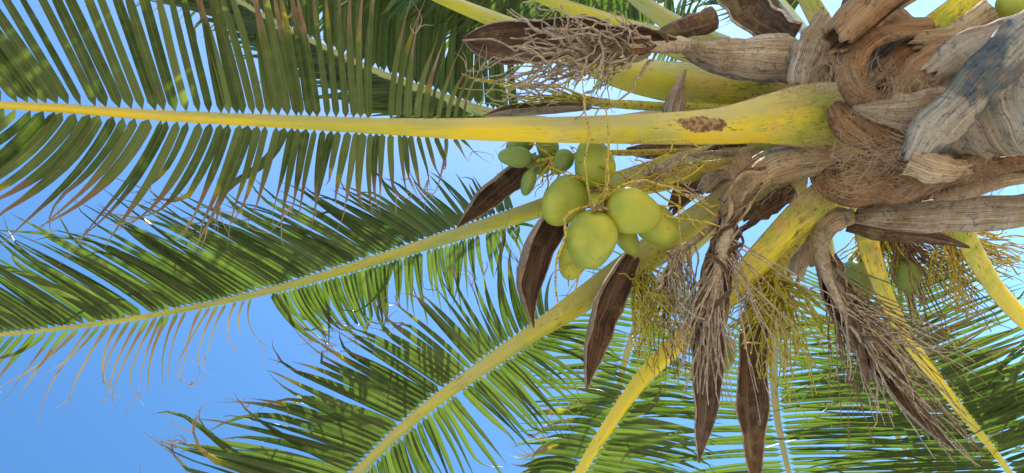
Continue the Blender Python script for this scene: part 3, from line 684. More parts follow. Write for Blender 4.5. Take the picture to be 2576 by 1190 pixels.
plain_frond([(2200, 130, 2.6), (2240, 20, 2.9), (2280, -90, 3.2), (2310, -220, 3.4), (2330, -380, 3.5)], [40, 32, 22, 14, 6],
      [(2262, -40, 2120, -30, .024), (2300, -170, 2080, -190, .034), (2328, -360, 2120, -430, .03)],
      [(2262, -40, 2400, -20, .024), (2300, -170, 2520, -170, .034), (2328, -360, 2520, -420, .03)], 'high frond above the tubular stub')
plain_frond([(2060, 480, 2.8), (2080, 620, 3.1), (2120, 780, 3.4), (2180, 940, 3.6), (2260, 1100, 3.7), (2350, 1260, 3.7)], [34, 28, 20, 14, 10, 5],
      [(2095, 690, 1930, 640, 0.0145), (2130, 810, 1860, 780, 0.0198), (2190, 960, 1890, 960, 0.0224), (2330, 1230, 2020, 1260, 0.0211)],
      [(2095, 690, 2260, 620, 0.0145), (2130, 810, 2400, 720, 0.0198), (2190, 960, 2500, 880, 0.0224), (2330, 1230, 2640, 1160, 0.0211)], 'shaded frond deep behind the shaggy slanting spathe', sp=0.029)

# the 300 leaflets that show largest are objects; the rest of each frond stays one mass
leaf_pool.sort(key=lambda e: -e[0])
rest = {}
for k, (sc, fo, (V, F, at), lm) in enumerate(leaf_pool):
    if k < LEAF_LIMIT:
        part('leaflet', V, F, M[lm], fo, attrs=at)
    else:
        rest.setdefault((fo.name, lm), []).append((V, F, at))
for (fname, lm), items in rest.items():
    off = 0; VV, FF, AA = [], [], {k: [] for k in ('lu', 'lv', 'lr', 'lthr')}
    for V, F, at in items:
        VV.append(V); FF += [tuple(i + off for i in f) for f in F]; off += len(V)
        for q in AA: AA[q].append(at[q])
    part('leaflet_mass', np.concatenate(VV), FF, M[lm], bpy.data.objects[fname], 'stuff', attrs={q: np.concatenate(a) for q, a in AA.items()})

# ------------------------------------------------------------------ old leaf bases round the trunk
BK = (0, 0, -1)
def boot(rows, mat, arc=150, face=BK, label=None, inner='boot_dark', name='leaf_base', **kw):
    kw.setdefault('thick', 0.010); kw.setdefault('wave', 0.03); kw.setdefault('rag1', 0.012)
    return shell(name, rows, arc, face, [M[mat], M[inner]], label=label, **kw)

boot([(2680, 0, 1.80, 60), (2600, 80, 1.84, 62), (2520, 165, 1.90, 66), (2430, 262, 1.95, 60), (2345, 350, 2.00, 58), (2300, 420, 2.04, 44)], 'boot_blue', 130, label='broad grey strap with blue-black weathering across the trunk')
boot([(2292, 395, 2.02, 46), (2350, 418, 2.00, 42), (2400, 425, 2.00, 30), (2440, 420, 2.01, 16)], 'boot_tan', 120, label='pale tan curled end of the grey strap')
boot([(2400, 262, 2.06, 48), (2300, 278, 2.08, 48), (2220, 278, 2.10, 34), (2145, 270, 2.13, 4)], 'boot_grey', 110, rag1=0, label='pale grey pointed leaf base')
boot([(2340, 60, 2.24, 34), (2250, 70, 2.22, 40), (2165, 105, 2.18, 42), (2130, 165, 2.16, 42), (2150, 230, 2.14, 38), (2210, 262, 2.13, 26)], 'boot_red', 150, (0.7, -0.2, -0.5), label='brown leaf base curled into a hook')
boot([(2300, -70, 2.24, 58), (2220, -10, 2.20, 56), (2150, 50, 2.17, 52), (2098, 104, 2.14, 40)], 'boot_red', 300, (-.2, -.9, .4), label='tubular red-brown stub with a dark hollow end', m=21)
boot([(2020, 215, 2.30, 36), (2030, 165, 2.30, 46), (2055, 110, 2.32, 46), (2090, 50, 2.36, 36)], 'boot_grey', 130, rag0=0.01, label='short grey fibrous stub')
boot([(2020, 148, 2.38, 56), (1940, 140, 2.36, 56), (1850, 138, 2.34, 50), (1770, 128, 2.31, 34), (1722, 118, 2.29, 16)], 'boot_grey', 140, dn=0.05, label='long grey sheath holding the dry spathe')
boot([(2010, 190, 2.45, 20), (1900, 180, 2.42, 26), (1800, 165, 2.40, 20), (1740, 150, 2.38, 8)], 'boot_grey', 120)
boot([(1990, 100, 2.56, 40), (1930, 60, 2.6, 44), (1870, 10, 2.64, 44), (1800, -50, 2.68, 30)], 'boot_grey', 150, (0, -.3, .9), label='grey-brown split leaf base towards the white sky')
boot([(1800, 40, 2.50, 30), (1745, 58, 2.49, 30), (1700, 70, 2.48, 22), (1662, 82, 2.47, 8)], 'boot_dark', 160, label='short dark brown stub against the white sky')
boot([(1985, 110, 2.66, 26), (1960, 50, 2.7, 26), (1920, -20, 2.74, 24)], 'boot_dark', 150)
boot([(2120, 120, 2.62, 40), (2150, 40, 2.66, 40), (2190, -50, 2.7, 36)], 'boot_dark', 150)
boot([(2640, 60, 1.98, 50), (2520, 95, 2.03, 50), (2420, 130, 2.08, 46), (2340, 190, 2.12, 30)], 'trunk', 130, label='grey sheath wrapped over the upper side of the trunk')
boot([(2420, 120, 2.12, 26), (2350, 150, 2.13, 40), (2300, 195, 2.14, 42), (2260, 235, 2.15, 24)], 'boot_red', 110)
boot([(2500, 30, 2.16, 40), (2400, 90, 2.18, 30), (2300, 100, 2.22, 26)], 'boot_tan', 130)
boot([(2095, 262, 2.18, 22), (2130, 295, 2.16, 46), (2190, 335, 2.14, 52), (2260, 368, 2.13, 40), (2310, 385, 2.13, 20)], 'mat_fibre', 90, (-.3, .3, -1), 'reddish woven fibre mat behind the yellow stalk', 'mat_fibre', 'fibre_mat', thick=0.004, wave=0.07)
boot([(2070, 415, 2.32, 34), (2110, 440, 2.26, 66), (2190, 452, 2.22, 68), (2280, 452, 2.18, 58), (2370, 425, 2.15, 30), (2420, 405, 2.14, 14)], 'mat_fibre', 130, label='brown fibrous mat wrapped under the yellow stalk', inner='mat_fibre', name='fibre_mat', thick=0.005, wave=0.05)
boot([(2700, 500, 2.12, 40), (2576, 528, 2.16, 44), (2450, 538, 2.20, 46), (2330, 545, 2.24, 42), (2240, 548, 2.28, 32), (2150, 545, 2.33, 16)], 'boot_grey', 130, label='long grey strap under the trunk')
boot([(2130, 570, 2.36, 14), (2220, 585, 2.34, 22), (2330, 592, 2.32, 20), (2440, 622, 2.31, 3)], 'boot_dark', 110, rag1=0, label='dark pointed strap under the trunk')
boot([(2640, 440, 2.12, 8), (2520, 458, 2.16, 16), (2420, 486, 2.2, 18), (2350, 500, 2.24, 10)], 'boot_tan', 90)
boot([(2480, 392, 2.16, 18), (2420, 420, 2.16, 24), (2350, 460, 2.2, 24), (2290, 490, 2.24, 16)], 'boot_red', 110)
boot([(2100, 400, 2.28, 26), (2030, 405, 2.27, 40), (1950, 425, 2.27, 36), (1880, 480, 2.27, 30), (1830, 550, 2.28, 26)], 'boot_tan', 150, dn=0.06, label='tan fluted leaf base above the shaggy spathe')
boot([(2060, 385, 2.32, 16), (1960, 395, 2.31, 28), (1880, 440, 2.31, 26), (1830, 510, 2.32, 22)], 'boot_grey', 150)
boot([(1900, 372, 2.30, 6), (1872, 392, 2.29, 20), (1852, 425, 2.29, 14), (1840, 450, 2.29, 4)], 'boot_tan', 60, rag1=0, label='pale torn scrap under the yellow stalk')
boot([(1842, 400, 2.38, 16), (1800, 440, 2.38, 22), (1765, 478, 2.38, 16)], 'boot_grey', 90)
boot([(1880, 372, 2.46, 22), (1800, 405, 2.46, 36), (1740, 460, 2.46, 38), (1690, 525, 2.46, 16)], 'boot_dark', 140, (0.2, 0.2, 1), 'dark reddish bract behind the coconuts', 'spathe_in', 'bract')
boot([(1850, 368, 2.52, 20), (1720, 372, 2.52, 30), (1600, 380, 2.52, 16)], 'boot_dark', 140)
boot([(2150, 545, 2.34, 20), (2090, 560, 2.34, 34), (2065, 605, 2.35, 26), (2060, 660, 2.36, 20)], 'boot_tan', 200, label='reddish tan stub carrying the shaggy spathe')
boot([(2050, 570, 2.44, 46), (2020, 640, 2.46, 34), (2000, 700, 2.48, 18)], 'boot_grey', 100)
boot([(1725, 175, 2.46, 3), (1712, 215, 2.45, 14), (1700, 262, 2.44, 28), (1695, 290, 2.43, 28)], 'boot_grey', 110, rag1=0, label='grey fibrous spike on the green stalk', inner='boot_grey')
boot([(2000, 480, 2.42, 20), (1930, 520, 2.42, 26), (1880, 560, 2.42, 16)], 'boot_dark', 120)

def near(x, y, d, dx, dy, ln, sx, sy):
    """loose fibres starting round a picture position"""
    def g():
        a = P(x + RS.uniform(-sx, sx), y + RS.uniform(-sy, sy), d)
        dirv = nrm(dx * img_right - dy * img_up - 0.3 * fwd * RS.uniform(-.2, 1) + 0.5 * RS.randn(3))
        l = ln * RS.uniform(0.4, 1.3)
        d2 = nrm(dirv + 0.8 * RS.randn(3))
        return spline([a, a + dirv * l * 0.5, a + dirv * l * 0.6 + d2 * l * 0.4], 7)
    return g
hairs('fibre_tuft', near(2180, 330, 2.06, .8, .6, 0.12, 80, 60), 140)
hairs('fibre_tuft', near(2190, 440, 2.12, .9, -.1, 0.14, 110, 60), 260)
hairs('fibre_tuft', near(2050, 470, 2.20, -.3, .9, 0.12, 50, 40), 110)
hairs('fibre_tuft', near(2300, 210, 2.02, -.2, .8, 0.09, 70, 30), 130)
hairs('fibre_tuft', near(2100, 170, 2.10, -.3, .8, 0.09, 40, 40), 120)
hairs('fibre_tuft', near(1750, 118, 2.24, .1, .4, 0.05, 18, 26), 70)
hairs('fibre_tuft', near(2440, 430, 2.06, -.7, .5, 0.12, 70, 40), 120)
hairs('fibre_tuft', near(1900, 440, 2.18, -.7, .7, 0.12, 60, 40), 110)
hairs('fibre_tuft', near(2070, 640, 2.28, .1, .9, 0.07, 18, 20), 60)
hairs('fibre_tuft', near(1870, 380, 2.28, -.5, .4, 0.10, 60, 12), 60)
hairs('fibre_tuft', near(2050, 225, 2.16, -.5, -.2, 0.06, 80, 14), 90)

# ------------------------------------------------------------------ dry spathes
def spathe(rows, face, arc=190, label=None, inner='spathe_in', **kw):
    return shell('spathe', rows, arc, face, [M['spathe_out'], M[inner]], thick=0.004, n=34, m=17, label=label, rag0=0.006, **kw)
spathe([(1700, 112, 2.20, 16), (1600, 100, 2.18, 34), (1480, 95, 2.16, 46), (1350, 104, 2.15, 54), (1260, 108, 2.15, 52), (1200, 104, 2.16, 32), (1163, 96, 2.17, 2)], (0.0, -0.1, 1), 150, 'red-brown boat-shaped spathe among dried grey flower branches')
spathe([(1345, 395, 2.34, 14), (1312, 420, 2.31, 28), (1272, 455, 2.27, 34), (1222, 495, 2.24, 32), (1180, 538, 2.22, 18), (1150, 572, 2.2, 2)], (0.35, -0.4, 0.9), 190, 'dark pointed spathe beside the small green coconuts')
spathe([(1440, 505, 2.22, 20), (1390, 560, 2.19, 38), (1345, 630, 2.16, 46), (1325, 710, 2.15, 38), (1330, 770, 2.15, 18), (1343, 825, 2.15, 2)], (0.75, -0.1, 0.75), 190, 'curved grey-backed spathe beside the coconut bunch')
spathe([(1590, 640, 2.25, 22), (1545, 720, 2.22, 38), (1510, 810, 2.2, 40), (1488, 890, 2.2, 26), (1474, 985, 2.2, 2)], (0.55, 0.0, 0.9), 190, 'narrow red-brown spathe hanging below the coconut bunch')
spathe([(1830, 560, 2.26, 30), (1800, 680, 2.20, 44), (1780, 820, 2.15, 46), (1775, 950, 2.12, 44), (1768, 1060, 2.11, 28), (1758, 1165, 2.1, 2)], (0.25, 0.1, 1), 120, 'broad shaggy grey-brown spathe crossing the yellow stalk', 'spathe_grey', wave=0.05)
spathe([(1925, 690, 2.50, 20), (1900, 800, 2.47, 34), (1885, 930, 2.44, 42), (1888, 1050, 2.42, 38), (1895, 1150, 2.42, 24), (1905, 1260, 2.42, 2)], (0.1, 0.0, 1), 130, 'dark smooth spathe among green flower branches')
spathe([(2065, 645, 2.32, 22), (2095, 730, 2.29, 40), (2150, 830, 2.26, 46), (2220, 930, 2.24, 40), (2310, 1045, 2.22, 24), (2405, 1135, 2.2, 2)], (0.1, 0.5, 0.9), 170, 'long shaggy spathe slanting below the trunk', 'spathe_grey', wave=0.05)
spathe([(1480, 270, 2.40, 16), (1380, 275, 2.38, 26), (1290, 280, 2.37, 26), (1215, 292, 2.36, 3)], (0, 0.9, 0.4), 170, 'dark spathe half hidden above the yellow stalk')

# ------------------------------------------------------------------ flower branches
def wiggly(a, b, bow, wig, n=16, kinks=5):
    t = np.linspace(0, 1, n)[:, None]
    m = (a + b) / 2 + bow
    c = (1 - t) ** 2 * a + 2 * t * (1 - t) * m + t ** 2 * b
    L = np.linalg.norm(b - a)
    for q in range(3):
        c[:, q] += smooth_noise(n, n / (kinks + 1.0), wig * L) * np.minimum(1, 6 * t[:, 0])
    return c

branch_pool = []
def cluster(rows, starts, ends, count, mat, r, wig, label, bowpx=(0, 0), sub=0.0, n=18, bump=0.3, kinks=5, explicit=()):
    """peduncle (rows) with its branches; starts / ends: lists of picture boxes (x0, y0, x1, y1, d0, d1) drawn in turn"""
    c = spline(px_ctrl(rows), 22)
    v, f = tube_geo(c[:, :3], c[:, 3], 9, 0.06)
    st = part('flower_stalk', v, f, M[mat], palm, None, label, uv=np.zeros((len(v), 2)))
    jobs = []
    for k in range(count):
        s_, e_ = starts[k % len(starts)], ends[k % len(ends)]
        a = P(RS.uniform(s_[0], s_[2]), RS.uniform(s_[1], s_[3]), RS.uniform(s_[4], s_[5]))
        # every branch leaves the stalk itself
        a = c[int(np.argmin(np.linalg.norm(c[:, :3] - a, axis=1))), :3]
        b = P(RS.uniform(e_[0], e_[2]), RS.uniform(e_[1], e_[3]), RS.uniform(e_[4], e_[5]))
        jobs.append((a, b, bowpx))
    for ex in explicit:
        q = [P(*p) for p in ex]
        jobs.append((q, None, None))
    for a, b, bo in jobs:
        if b is None:
            cc = spline(np.array(a), n)
            L = 0.3
            for q in range(3): cc[:, q] += smooth_noise(n, n / 8.0, wig * L * 0.3)
        else:
            bow = (bo[0] * img_right - bo[1] * img_up) * 2.2 / FOC * RS.uniform(0.3, 1.5) + RS.randn(3) * 0.02
            cc = wiggly(a, b, bow, wig, n, kinks)
        rad = r * RS.uniform(0.7, 1.2) * np.linspace(1.25, 0.55, len(cc))
        v, f = tube_geo(cc, rad, 6, bump)
        F_ = list(f); V_ = [v]; off = len(v)
        if RS.rand() < sub:
            for _ in range(RS.randint(1, 3)):
                i = RS.randint(4, len(cc) - 3)
                d = nrm(cc[i + 1] - cc[i] + RS.randn(3) * np.linalg.norm(cc[i + 1] - cc[i]) * 0.9)
                l = RS.uniform(0.03, 0.10)
                c2 = wiggly(cc[i], cc[i] + d * l, RS.randn(3) * 0.01, 0.05, 8, 3)
                v2, f2 = tube_geo(c2, rad[i] * np.linspace(0.8, 0.4, 8), 5, bump)
                F_ += [tuple(k + off for k in q) for q in f2]; V_.append(v2); off += len(v2)
        VB = np.concatenate(V_)
        pb = project(VB)
        vis = ((pb[:, 0] > 0) & (pb[:, 0] < 2576) & (pb[:, 1] > 0) & (pb[:, 1] < 1190)).mean()
        branch_pool.append((np.linalg.norm(cc[-1] - cc[0]) * r / pb[:, 2].mean() ** 2 * vis, st, VB, F_, mat))
    return st

# dried cluster on the top spathe
cluster([(1745, 118, 2.28, 16), (1690, 118, 2.20, 16), (1600, 120, 2.13, 12), (1500, 125, 2.08, 8), (1400, 130, 2.06, 5)],
        [(1400, 110, 1680, 140, 2.05, 2.2)],
        [(1180, 10, 1420, 90, 1.95, 2.1), (1160, 170, 1400, 290, 1.95, 2.15), (1400, 180, 1560, 340, 1.95, 2.1), (1180, 90, 1350, 170, 1.95, 2.1), (1380, 10, 1620, 60, 2.0, 2.15), (1240, 200, 1520, 250, 1.95, 2.1)],
        60, 'dry', 0.0036, 0.035, 'dried grey tangle of flower branches', sub=0.8, kinks=7)
# fresh cluster half hidden above the long frond
cluster([(1980, 270, 2.58, 14), (1840, 275, 2.56, 14), (1700, 270, 2.52, 13), (1560, 262, 2.48, 11), (1440, 255, 2.46, 8)], [(1440, 240, 1560, 280, 2.4, 2.5)],
        [(1150, 190, 1300, 290, 2.3, 2.5), (1250, 180, 1420, 285, 2.3, 2.5)], 26, 'fresh', 0.003, 0.02, 'fresh green flower branches above the long stalk')
# the coconut bunch
cluster([(2010, 385, 2.44, 16), (1900, 400, 2.42, 15), (1800, 415, 2.34, 14), (1700, 430, 2.24, 13), (1600, 470, 2.14, 11), (1500, 522, 2.07, 8), (1488, 545, 2.06, 6)], [(1490, 470, 1640, 540, 2.05, 2.2)],
        [(1380, 380, 1560, 430, 2.02, 2.1), (1600, 360, 1850, 460, 2.05, 2.2), (1640, 500, 1820, 600, 2.05, 2.2), (1400, 620, 1460, 780, 2.05, 2.15)], 20, 'spot', 0.0034, 0.02,
        'speckled yellow branching stalk of the coconut bunch', sub=0.3, explicit=[
        [(1494, 535, 2.06), (1478, 470, 2.03), (1470, 400, 2.0), (1482, 350, 1.98), (1470, 250, 1.97), (1466, 170, 2.0)],
        [(1494, 535, 2.06), (1527, 480, 2.02), (1528, 400, 1.99), (1530, 340, 1.97), (1522, 270, 1.97)],
        [(1488, 520, 2.06), (1440, 530, 2.0), (1418, 550, 1.99), (1425, 590, 2.0), (1402, 640, 2.02), (1400, 720, 2.04), (1412, 800, 2.06)],
        [(1500, 520, 2.06), (1560, 470, 2.02), (1620, 452, 2.02), (1700, 480, 2.04), (1770, 520, 2.06), (1800, 545, 2.08)],
        [(1590, 360, 2.05), (1640, 352, 2.0), (1720, 355, 2.0), (1770, 372, 2.02)],
        [(1640, 520, 2.08), (1700, 518, 2.04), (1720, 545, 2.05)], [(1700, 430, 2.2), (1708, 520, 2.12), (1708, 580, 2.1), (1718, 620, 2.1)]])
cluster([(1990, 390, 2.42, 9), (1880, 388, 2.40, 8), (1800, 386, 2.35, 8), (1700, 400, 2.22, 7), (1640, 440, 2.16, 6), (1600, 470, 2.13, 5)], [(1600, 400, 1700, 460, 2.12, 2.2)],
        [(1600, 370, 1860, 420, 2.02, 2.15), (1540, 400, 1640, 460, 2.0, 2.1), (1700, 470, 1820, 560, 2.05, 2.2)], 16, 'dry', 0.0024, 0.035, 'dry grey twigs over the coconut bunch', sub=0.5)
# small bunch above
cluster([(2000, 375, 2.54, 10), (1750, 380, 2.50, 9), (1600, 384, 2.40, 8), (1480, 385, 2.26, 7), (1400, 396, 2.19, 5), (1350, 405, 2.17, 4)], [(1360, 380, 1460, 420, 2.17, 2.24)],
        [(1250, 360, 1400, 460, 2.12, 2.2), (1320, 470, 1370, 560, 2.15, 2.2), (1340, 440, 1440, 470, 2.12, 2.2)], 18, 'spot', 0.0026, 0.03, 'thin speckled branches of the small green coconuts')
# green branches under the coconuts
cluster([(1980, 440, 2.52, 8), (1850, 530, 2.50, 7), (1740, 600, 2.42, 6), (1680, 640, 2.34, 6), (1630, 668, 2.30, 6), (1600, 700, 2.26, 5)], [(1580, 640, 1660, 690, 2.2, 2.3)],
        [(1560, 740, 1680, 900, 2.12, 2.3), (1640, 720, 1760, 880, 2.12, 2.3), (1600, 820, 1700, 960, 2.15, 2.3)], 50, 'fresh', 0.0028, 0.02, 'green flower branches hanging under the coconuts', (-10, 0), sub=0.3)
cluster([(1930, 450, 2.36, 10), (1860, 500, 2.33, 10), (1800, 560, 2.28, 9), (1740, 610, 2.22, 9), (1680, 640, 2.18, 7)], [(1660, 600, 1760, 650, 2.15, 2.25)],
        [(1600, 700, 1760, 860, 2.05, 2.2), (1680, 800, 1800, 1000, 2.05, 2.2)], 44, 'dry', 0.0022, 0.02, 'thin dry branches under the coconuts', sub=0.3)
# dried branches of the broad shaggy spathe
cluster([(1850, 520, 2.26, 20), (1825, 590, 2.18, 20), (1805, 680, 2.12, 12), (1790, 760, 2.10, 7), (1782, 840, 2.08, 4)], [(1790, 600, 1830, 800, 2.05, 2.16)],
        [(1700, 900, 1780, 1020, 1.98, 2.1), (1760, 850, 1860, 1050, 1.98, 2.1), (1800, 860, 1880, 1050, 1.98, 2.15), (1700, 760, 1760, 900, 2.0, 2.1)],
        50, 'dry', 0.0026, 0.010, 'shaggy grey flower branches trailing over the broad spathe', (-14, 0), kinks=6)
# fresh branches round the dark spathe
cluster([(2020, 580, 2.46, 20), (1970, 640, 2.42, 22), (1945, 690, 2.38, 18), (1935, 740, 2.36, 10)], [(1930, 650, 1970, 740, 2.34, 2.42)],
        [(1830, 760, 1900, 900, 2.2, 2.35), (1900, 820, 1980, 1020, 2.2, 2.35), (1960, 800, 2080, 1000, 2.2, 2.4), (2040, 740, 2180, 920, 2.25, 2.45), (1820, 740, 1900, 830, 2.2, 2.35)],
        78, 'fresh', 0.0040, 0.018, 'fresh yellow-green flower branches in a fan', (16, -6), sub=0.4)
# dried branches of the slanting spathe
cluster([(2062, 590, 2.33, 20), (2068, 650, 2.28, 18), (2095, 730, 2.22, 12), (2150, 830, 2.19, 8), (2240, 950, 2.16, 4)], [(2070, 660, 2200, 900, 2.14, 2.3)],
        [(2180, 900, 2330, 1080, 2.08, 2.2), (2100, 880, 2220, 1000, 2.1, 2.2), (2250, 860, 2480, 1000, 2.15, 2.35), (2200, 780, 2420, 900, 2.2, 2.4), (2330, 1040, 2480, 1180, 2.15, 2.3)],
        66, 'dry', 0.0024, 0.010, 'shaggy brown flower branches along the slanting spathe', (14, -8))
# branches on the far right
cluster([(2190, 480, 2.70, 20), (2205, 545, 2.82, 18), (2215, 600, 2.88, 12)], [(2190, 540, 2215, 600, 2.8, 2.9)],
        [(2080, 640, 2180, 800, 2.78, 3.0), (2200, 700, 2330, 850, 2.85, 3.05), (2260, 620, 2420, 800, 2.85, 3.05)], 64, 'fresh', 0.0042, 0.022, 'green flower branches between two yellow stalks', sub=0.4)
cluster([(2340, 500, 2.60, 20), (2365, 560, 2.72, 18), (2390, 600, 2.78, 12)], [(2350, 550, 2390, 600, 2.7, 2.8)],
        [(2300, 680, 2480, 830, 2.75, 2.95), (2470, 570, 2640, 690, 2.7, 2.9), (2380, 640, 2576, 780, 2.75, 2.95)], 72, 'spot', 0.0036, 0.022, 'orange-speckled flower branches beside the trunk', sub=0.4)

# long thin trailing branches
cluster([(1850, 540, 2.22, 8), (1830, 600, 2.16, 7), (1815, 660, 2.12, 5)], [(1810, 560, 1850, 660, 2.1, 2.2)],
        [(1900, 900, 2100, 1150, 2.0, 2.2), (1650, 800, 1740, 1000, 2.0, 2.15), (1980, 800, 2200, 960, 2.0, 2.2)], 26, 'dry', 0.0019, 0.008, 'long thin dry flower branches', (-10, 4), kinks=4)
cluster([(2075, 640, 2.30, 8), (2085, 690, 2.26, 7), (2100, 740, 2.24, 5)], [(2070, 640, 2110, 740, 2.2, 2.3)],
        [(2080, 900, 2300, 1150, 2.15, 2.35), (2200, 800, 2560, 960, 2.2, 2.45), (2300, 950, 2500, 1180, 2.15, 2.35)], 60, 'twig', 0.0020, 0.008, 'long thin brown flower branches', (10, -4), kinks=4)
cluster([(2230, 500, 2.70, 8), (2250, 560, 2.82, 7), (2270, 610, 2.86, 5)], [(2240, 540, 2270, 610, 2.8, 2.9)],
        [(2200, 720, 2420, 900, 2.8, 3.0), (2330, 700, 2560, 860, 2.8, 3.0), (2380, 600, 2600, 720, 2.8, 3.0)], 60, 'twig', 0.0030, 0.012, 'brown flower branches behind the yellow stalks', (6, -4), kinks=5)
cluster([(1980, 450, 2.54, 8), (1830, 560, 2.50, 8), (1700, 645, 2.40, 7), (1680, 690, 2.34, 7), (1670, 730, 2.34, 5)], [(1670, 650, 1700, 730, 2.3, 2.4)],
        [(1580, 800, 1680, 960, 2.2, 2.4), (1660, 820, 1780, 1000, 2.2, 2.4)], 40, 'twig', 0.0021, 0.014, 'brown flower branches under the coconuts', (-6, 0), kinks=5)
branch_pool.sort(key=lambda e: -e[0])
brest = {}
for k, (sc, st, V, F, bm) in enumerate(branch_pool):
    if k < 300: part('flower_branch', V, F, M[bm], st)
    else: brest.setdefault((st.name, bm), []).append((V, F))
for (sn, bm), items in brest.items():
    off = 0; VV, FF = [], []
    for V, F in items:
        VV.append(V); FF += [tuple(i + off for i in f) for f in F]; off += len(V)
    part('flower_branch_mass', np.concatenate(VV), FF, M[bm], bpy.data.objects[sn], 'stuff')

# ------------------------------------------------------------------ coconuts
def coconut(x, y, d, rx, ry, axis, mat, label, group, calyx=True, seed=0):
    """rx, ry: half length along / across the nut's axis in px; axis = (right, up, towards viewer) direction of the stem end"""
    rs = np.random.RandomState(100 + seed)
    ctr = P(x, y, d)
    ax = nrm(axis[0] * img_right + axis[1] * img_up - axis[2] * fwd)
    q = Vector(ax).to_track_quat('Z', 'Y')
    root = bpy.data.objects.new('coconut', None); C.objects.link(root)
    root.location = ctr; root.rotation_mode = 'QUATERNION'; root.rotation_quaternion = q
    root['label'] = label; root['category'] = 'coconut'; root['group'] = group
    L, R = 1.10 * rx * d / FOC, 1.04 * ry * d / FOC
    n, m = 30, 36
    V = []
    for i in range(n):
        t = math.pi * i / (n - 1)
        z = math.cos(t)
        r = math.sin(t) ** 0.92
        r *= 1 + 0.16 * z * (1 - z * z)
        zz_ = z * L * (1.0 if z > 0 else 1.04 + 0.05 * (-z) ** 6)
        for j in range(m):
            a = 2 * math.pi * j / m
            k = 1 + 0.075 * math.cos(3 * a + seed) * (1 - 0.4 * abs(z)) + 0.012 * math.sin(5 * a + 3 * z + seed)
            V.append((R * r * k * math.cos(a), R * r * k * math.sin(a), zz_))
    me = mesh('husk', V, grid_faces(n, m, True))
    link('husk', me, M[mat], root)
    # dry nipple at the far end
    V, F = [], []
    for i in range(5):
        t = i / 4
        for j in range(10):
            a = 2 * math.pi * j / 10
            rr = R * (0.10 * (1 - t) + 0.015) * (1 + 0.2 * rs.uniform(-1, 1))
            V.append((rr * math.cos(a), rr * math.sin(a), -L * (1.06 + 0.05 * t)))
    link('tip', mesh('tip', V, grid_faces(5, 10, True)), M['calyx'], root)
    if calyx:
        for k in range(6):
            a0 = k * math.pi / 3 + (0.25 if k % 2 else 0)
            rr = R * (0.46 if k % 2 else 0.38)
            V, F = [], []
            for i in range(5):
                for j in range(5):
                    s_, w_ = i / 4, (j / 4 - 0.5) * 2
                    rad = rr * (0.10 + 0.90 * s_)
                    aa = a0 + w_ * 0.62 * (1 - s_ ** 2 * 0.75)
                    rn = min(rad / R, 0.98)
                    V.append((rad * math.cos(aa), rad * math.sin(aa), L * (math.sqrt(1 - rn ** 2) ** 0.92 * 1.0) + 0.0035 + 0.002 * k % 2 + 0.004 * s_ * s_))
            me = mesh('calyx_lobe', V, grid_faces(5, 5))
            o = link('calyx_lobe', me, M['calyx'], root)
            so_ = o.modifiers.new('thickness', 'SOLIDIFY'); so_.thickness = 0.002
    return root

G1, G2, G3 = 'coconuts of the large bunch', 'small coconuts of the upper bunch', 'coconuts in the shade beyond the trunk'
coconut(1492, 414, 2.14, 58, 49, (0.1, -0.85, 0.2), 'nut', 'yellow-green coconut directly under the long yellow stalk', G1, seed=1)
coconut(1420, 503, 2.14, 60, 52, (0.55, 0.75, 0.0), 'nut', 'yellow-green coconut above the curved grey-backed spathe', G1, seed=2)
coconut(1588, 530, 2.07, 66, 55, (-0.92, 0.25, 0.25), 'nut', 'plump yellow-green coconut lying sideways, speckled twigs above it', G1, seed=3)
coconut(1488, 600, 2.06, 68, 60, (0.15, 0.85, 0.35), 'nut', 'largest yellow-green coconut of the big bunch', G1, seed=4)
coconut(1447, 645, 2.18, 52, 38, (0.3, 0.9, -0.1), 'nut', 'narrow yellow-green coconut peeping out behind the largest one', G1, seed=5)
coconut(1655, 568, 2.17, 52, 46, (-0.7, 0.6, 0.1), 'nut', 'yellow-green coconut tucked behind the sideways one', G1, seed=6)
coconut(1578, 604, 2.18, 36, 26, (-0.5, 0.8, 0.1), 'nut', 'small yellow-green coconut wedged under the sideways one', G1, seed=7)
coconut(1298, 396, 2.20, 38, 25, (0.95, -0.1, 0.1), 'nut_green', 'small green coconut at the outer end of the upper bunch', G2, seed=8)
coconut(1376, 368, 2.22, 29, 26, (0.5, -0.7, 0.1), 'nut_green', 'small green coconut half behind the long yellow stalk', G2, seed=9)
coconut(1414, 407, 2.20, 31, 25, (0.5, 0.6, 0.1), 'nut_green', 'small green coconut beside the yellow-green one under the stalk', G2, seed=10)
coconut(1354, 412, 2.24, 31, 24, (0.7, -0.2, 0.1), 'nut_green', 'small dark green coconut in the middle of the upper bunch', G2, seed=11)
coconut(1330, 458, 2.20, 30, 18, (0.3, 0.9, 0.1), 'nut_green', 'slender green coconut hanging lowest from the upper bunch', G2, seed=12)
coconut(1310, 362, 2.26, 32, 21, (0.8, 0.2, 0.1), 'nut_green', 'small pale green coconut at the edge of the long yellow stalk', G2, seed=13)
coconut(2156, 708, 2.84, 50, 44, (0.2, 0.9, 0.1), 'nut_green', 'plump dark green coconut against the curved yellow stalk', G3, seed=14)
coconut(2278, 690, 2.88, 40, 34, (-0.2, 0.9, 0.1), 'nut_green', 'dark green coconut half hidden between the yellow stalks', G3, seed=15)
coconut(1822, 892, 2.50, 42, 26, (0.2, 0.95, 0.0), 'nut_green', 'dark green coconut behind the shaggy spathe', G3, seed=16)
coconut(2556, 12, 2.20, 44, 40, (-0.6, -0.6, 0.0), 'nut', 'yellow-green coconut above the trunk beside the blotched yellow stalk', 'coconut above the trunk', seed=17)
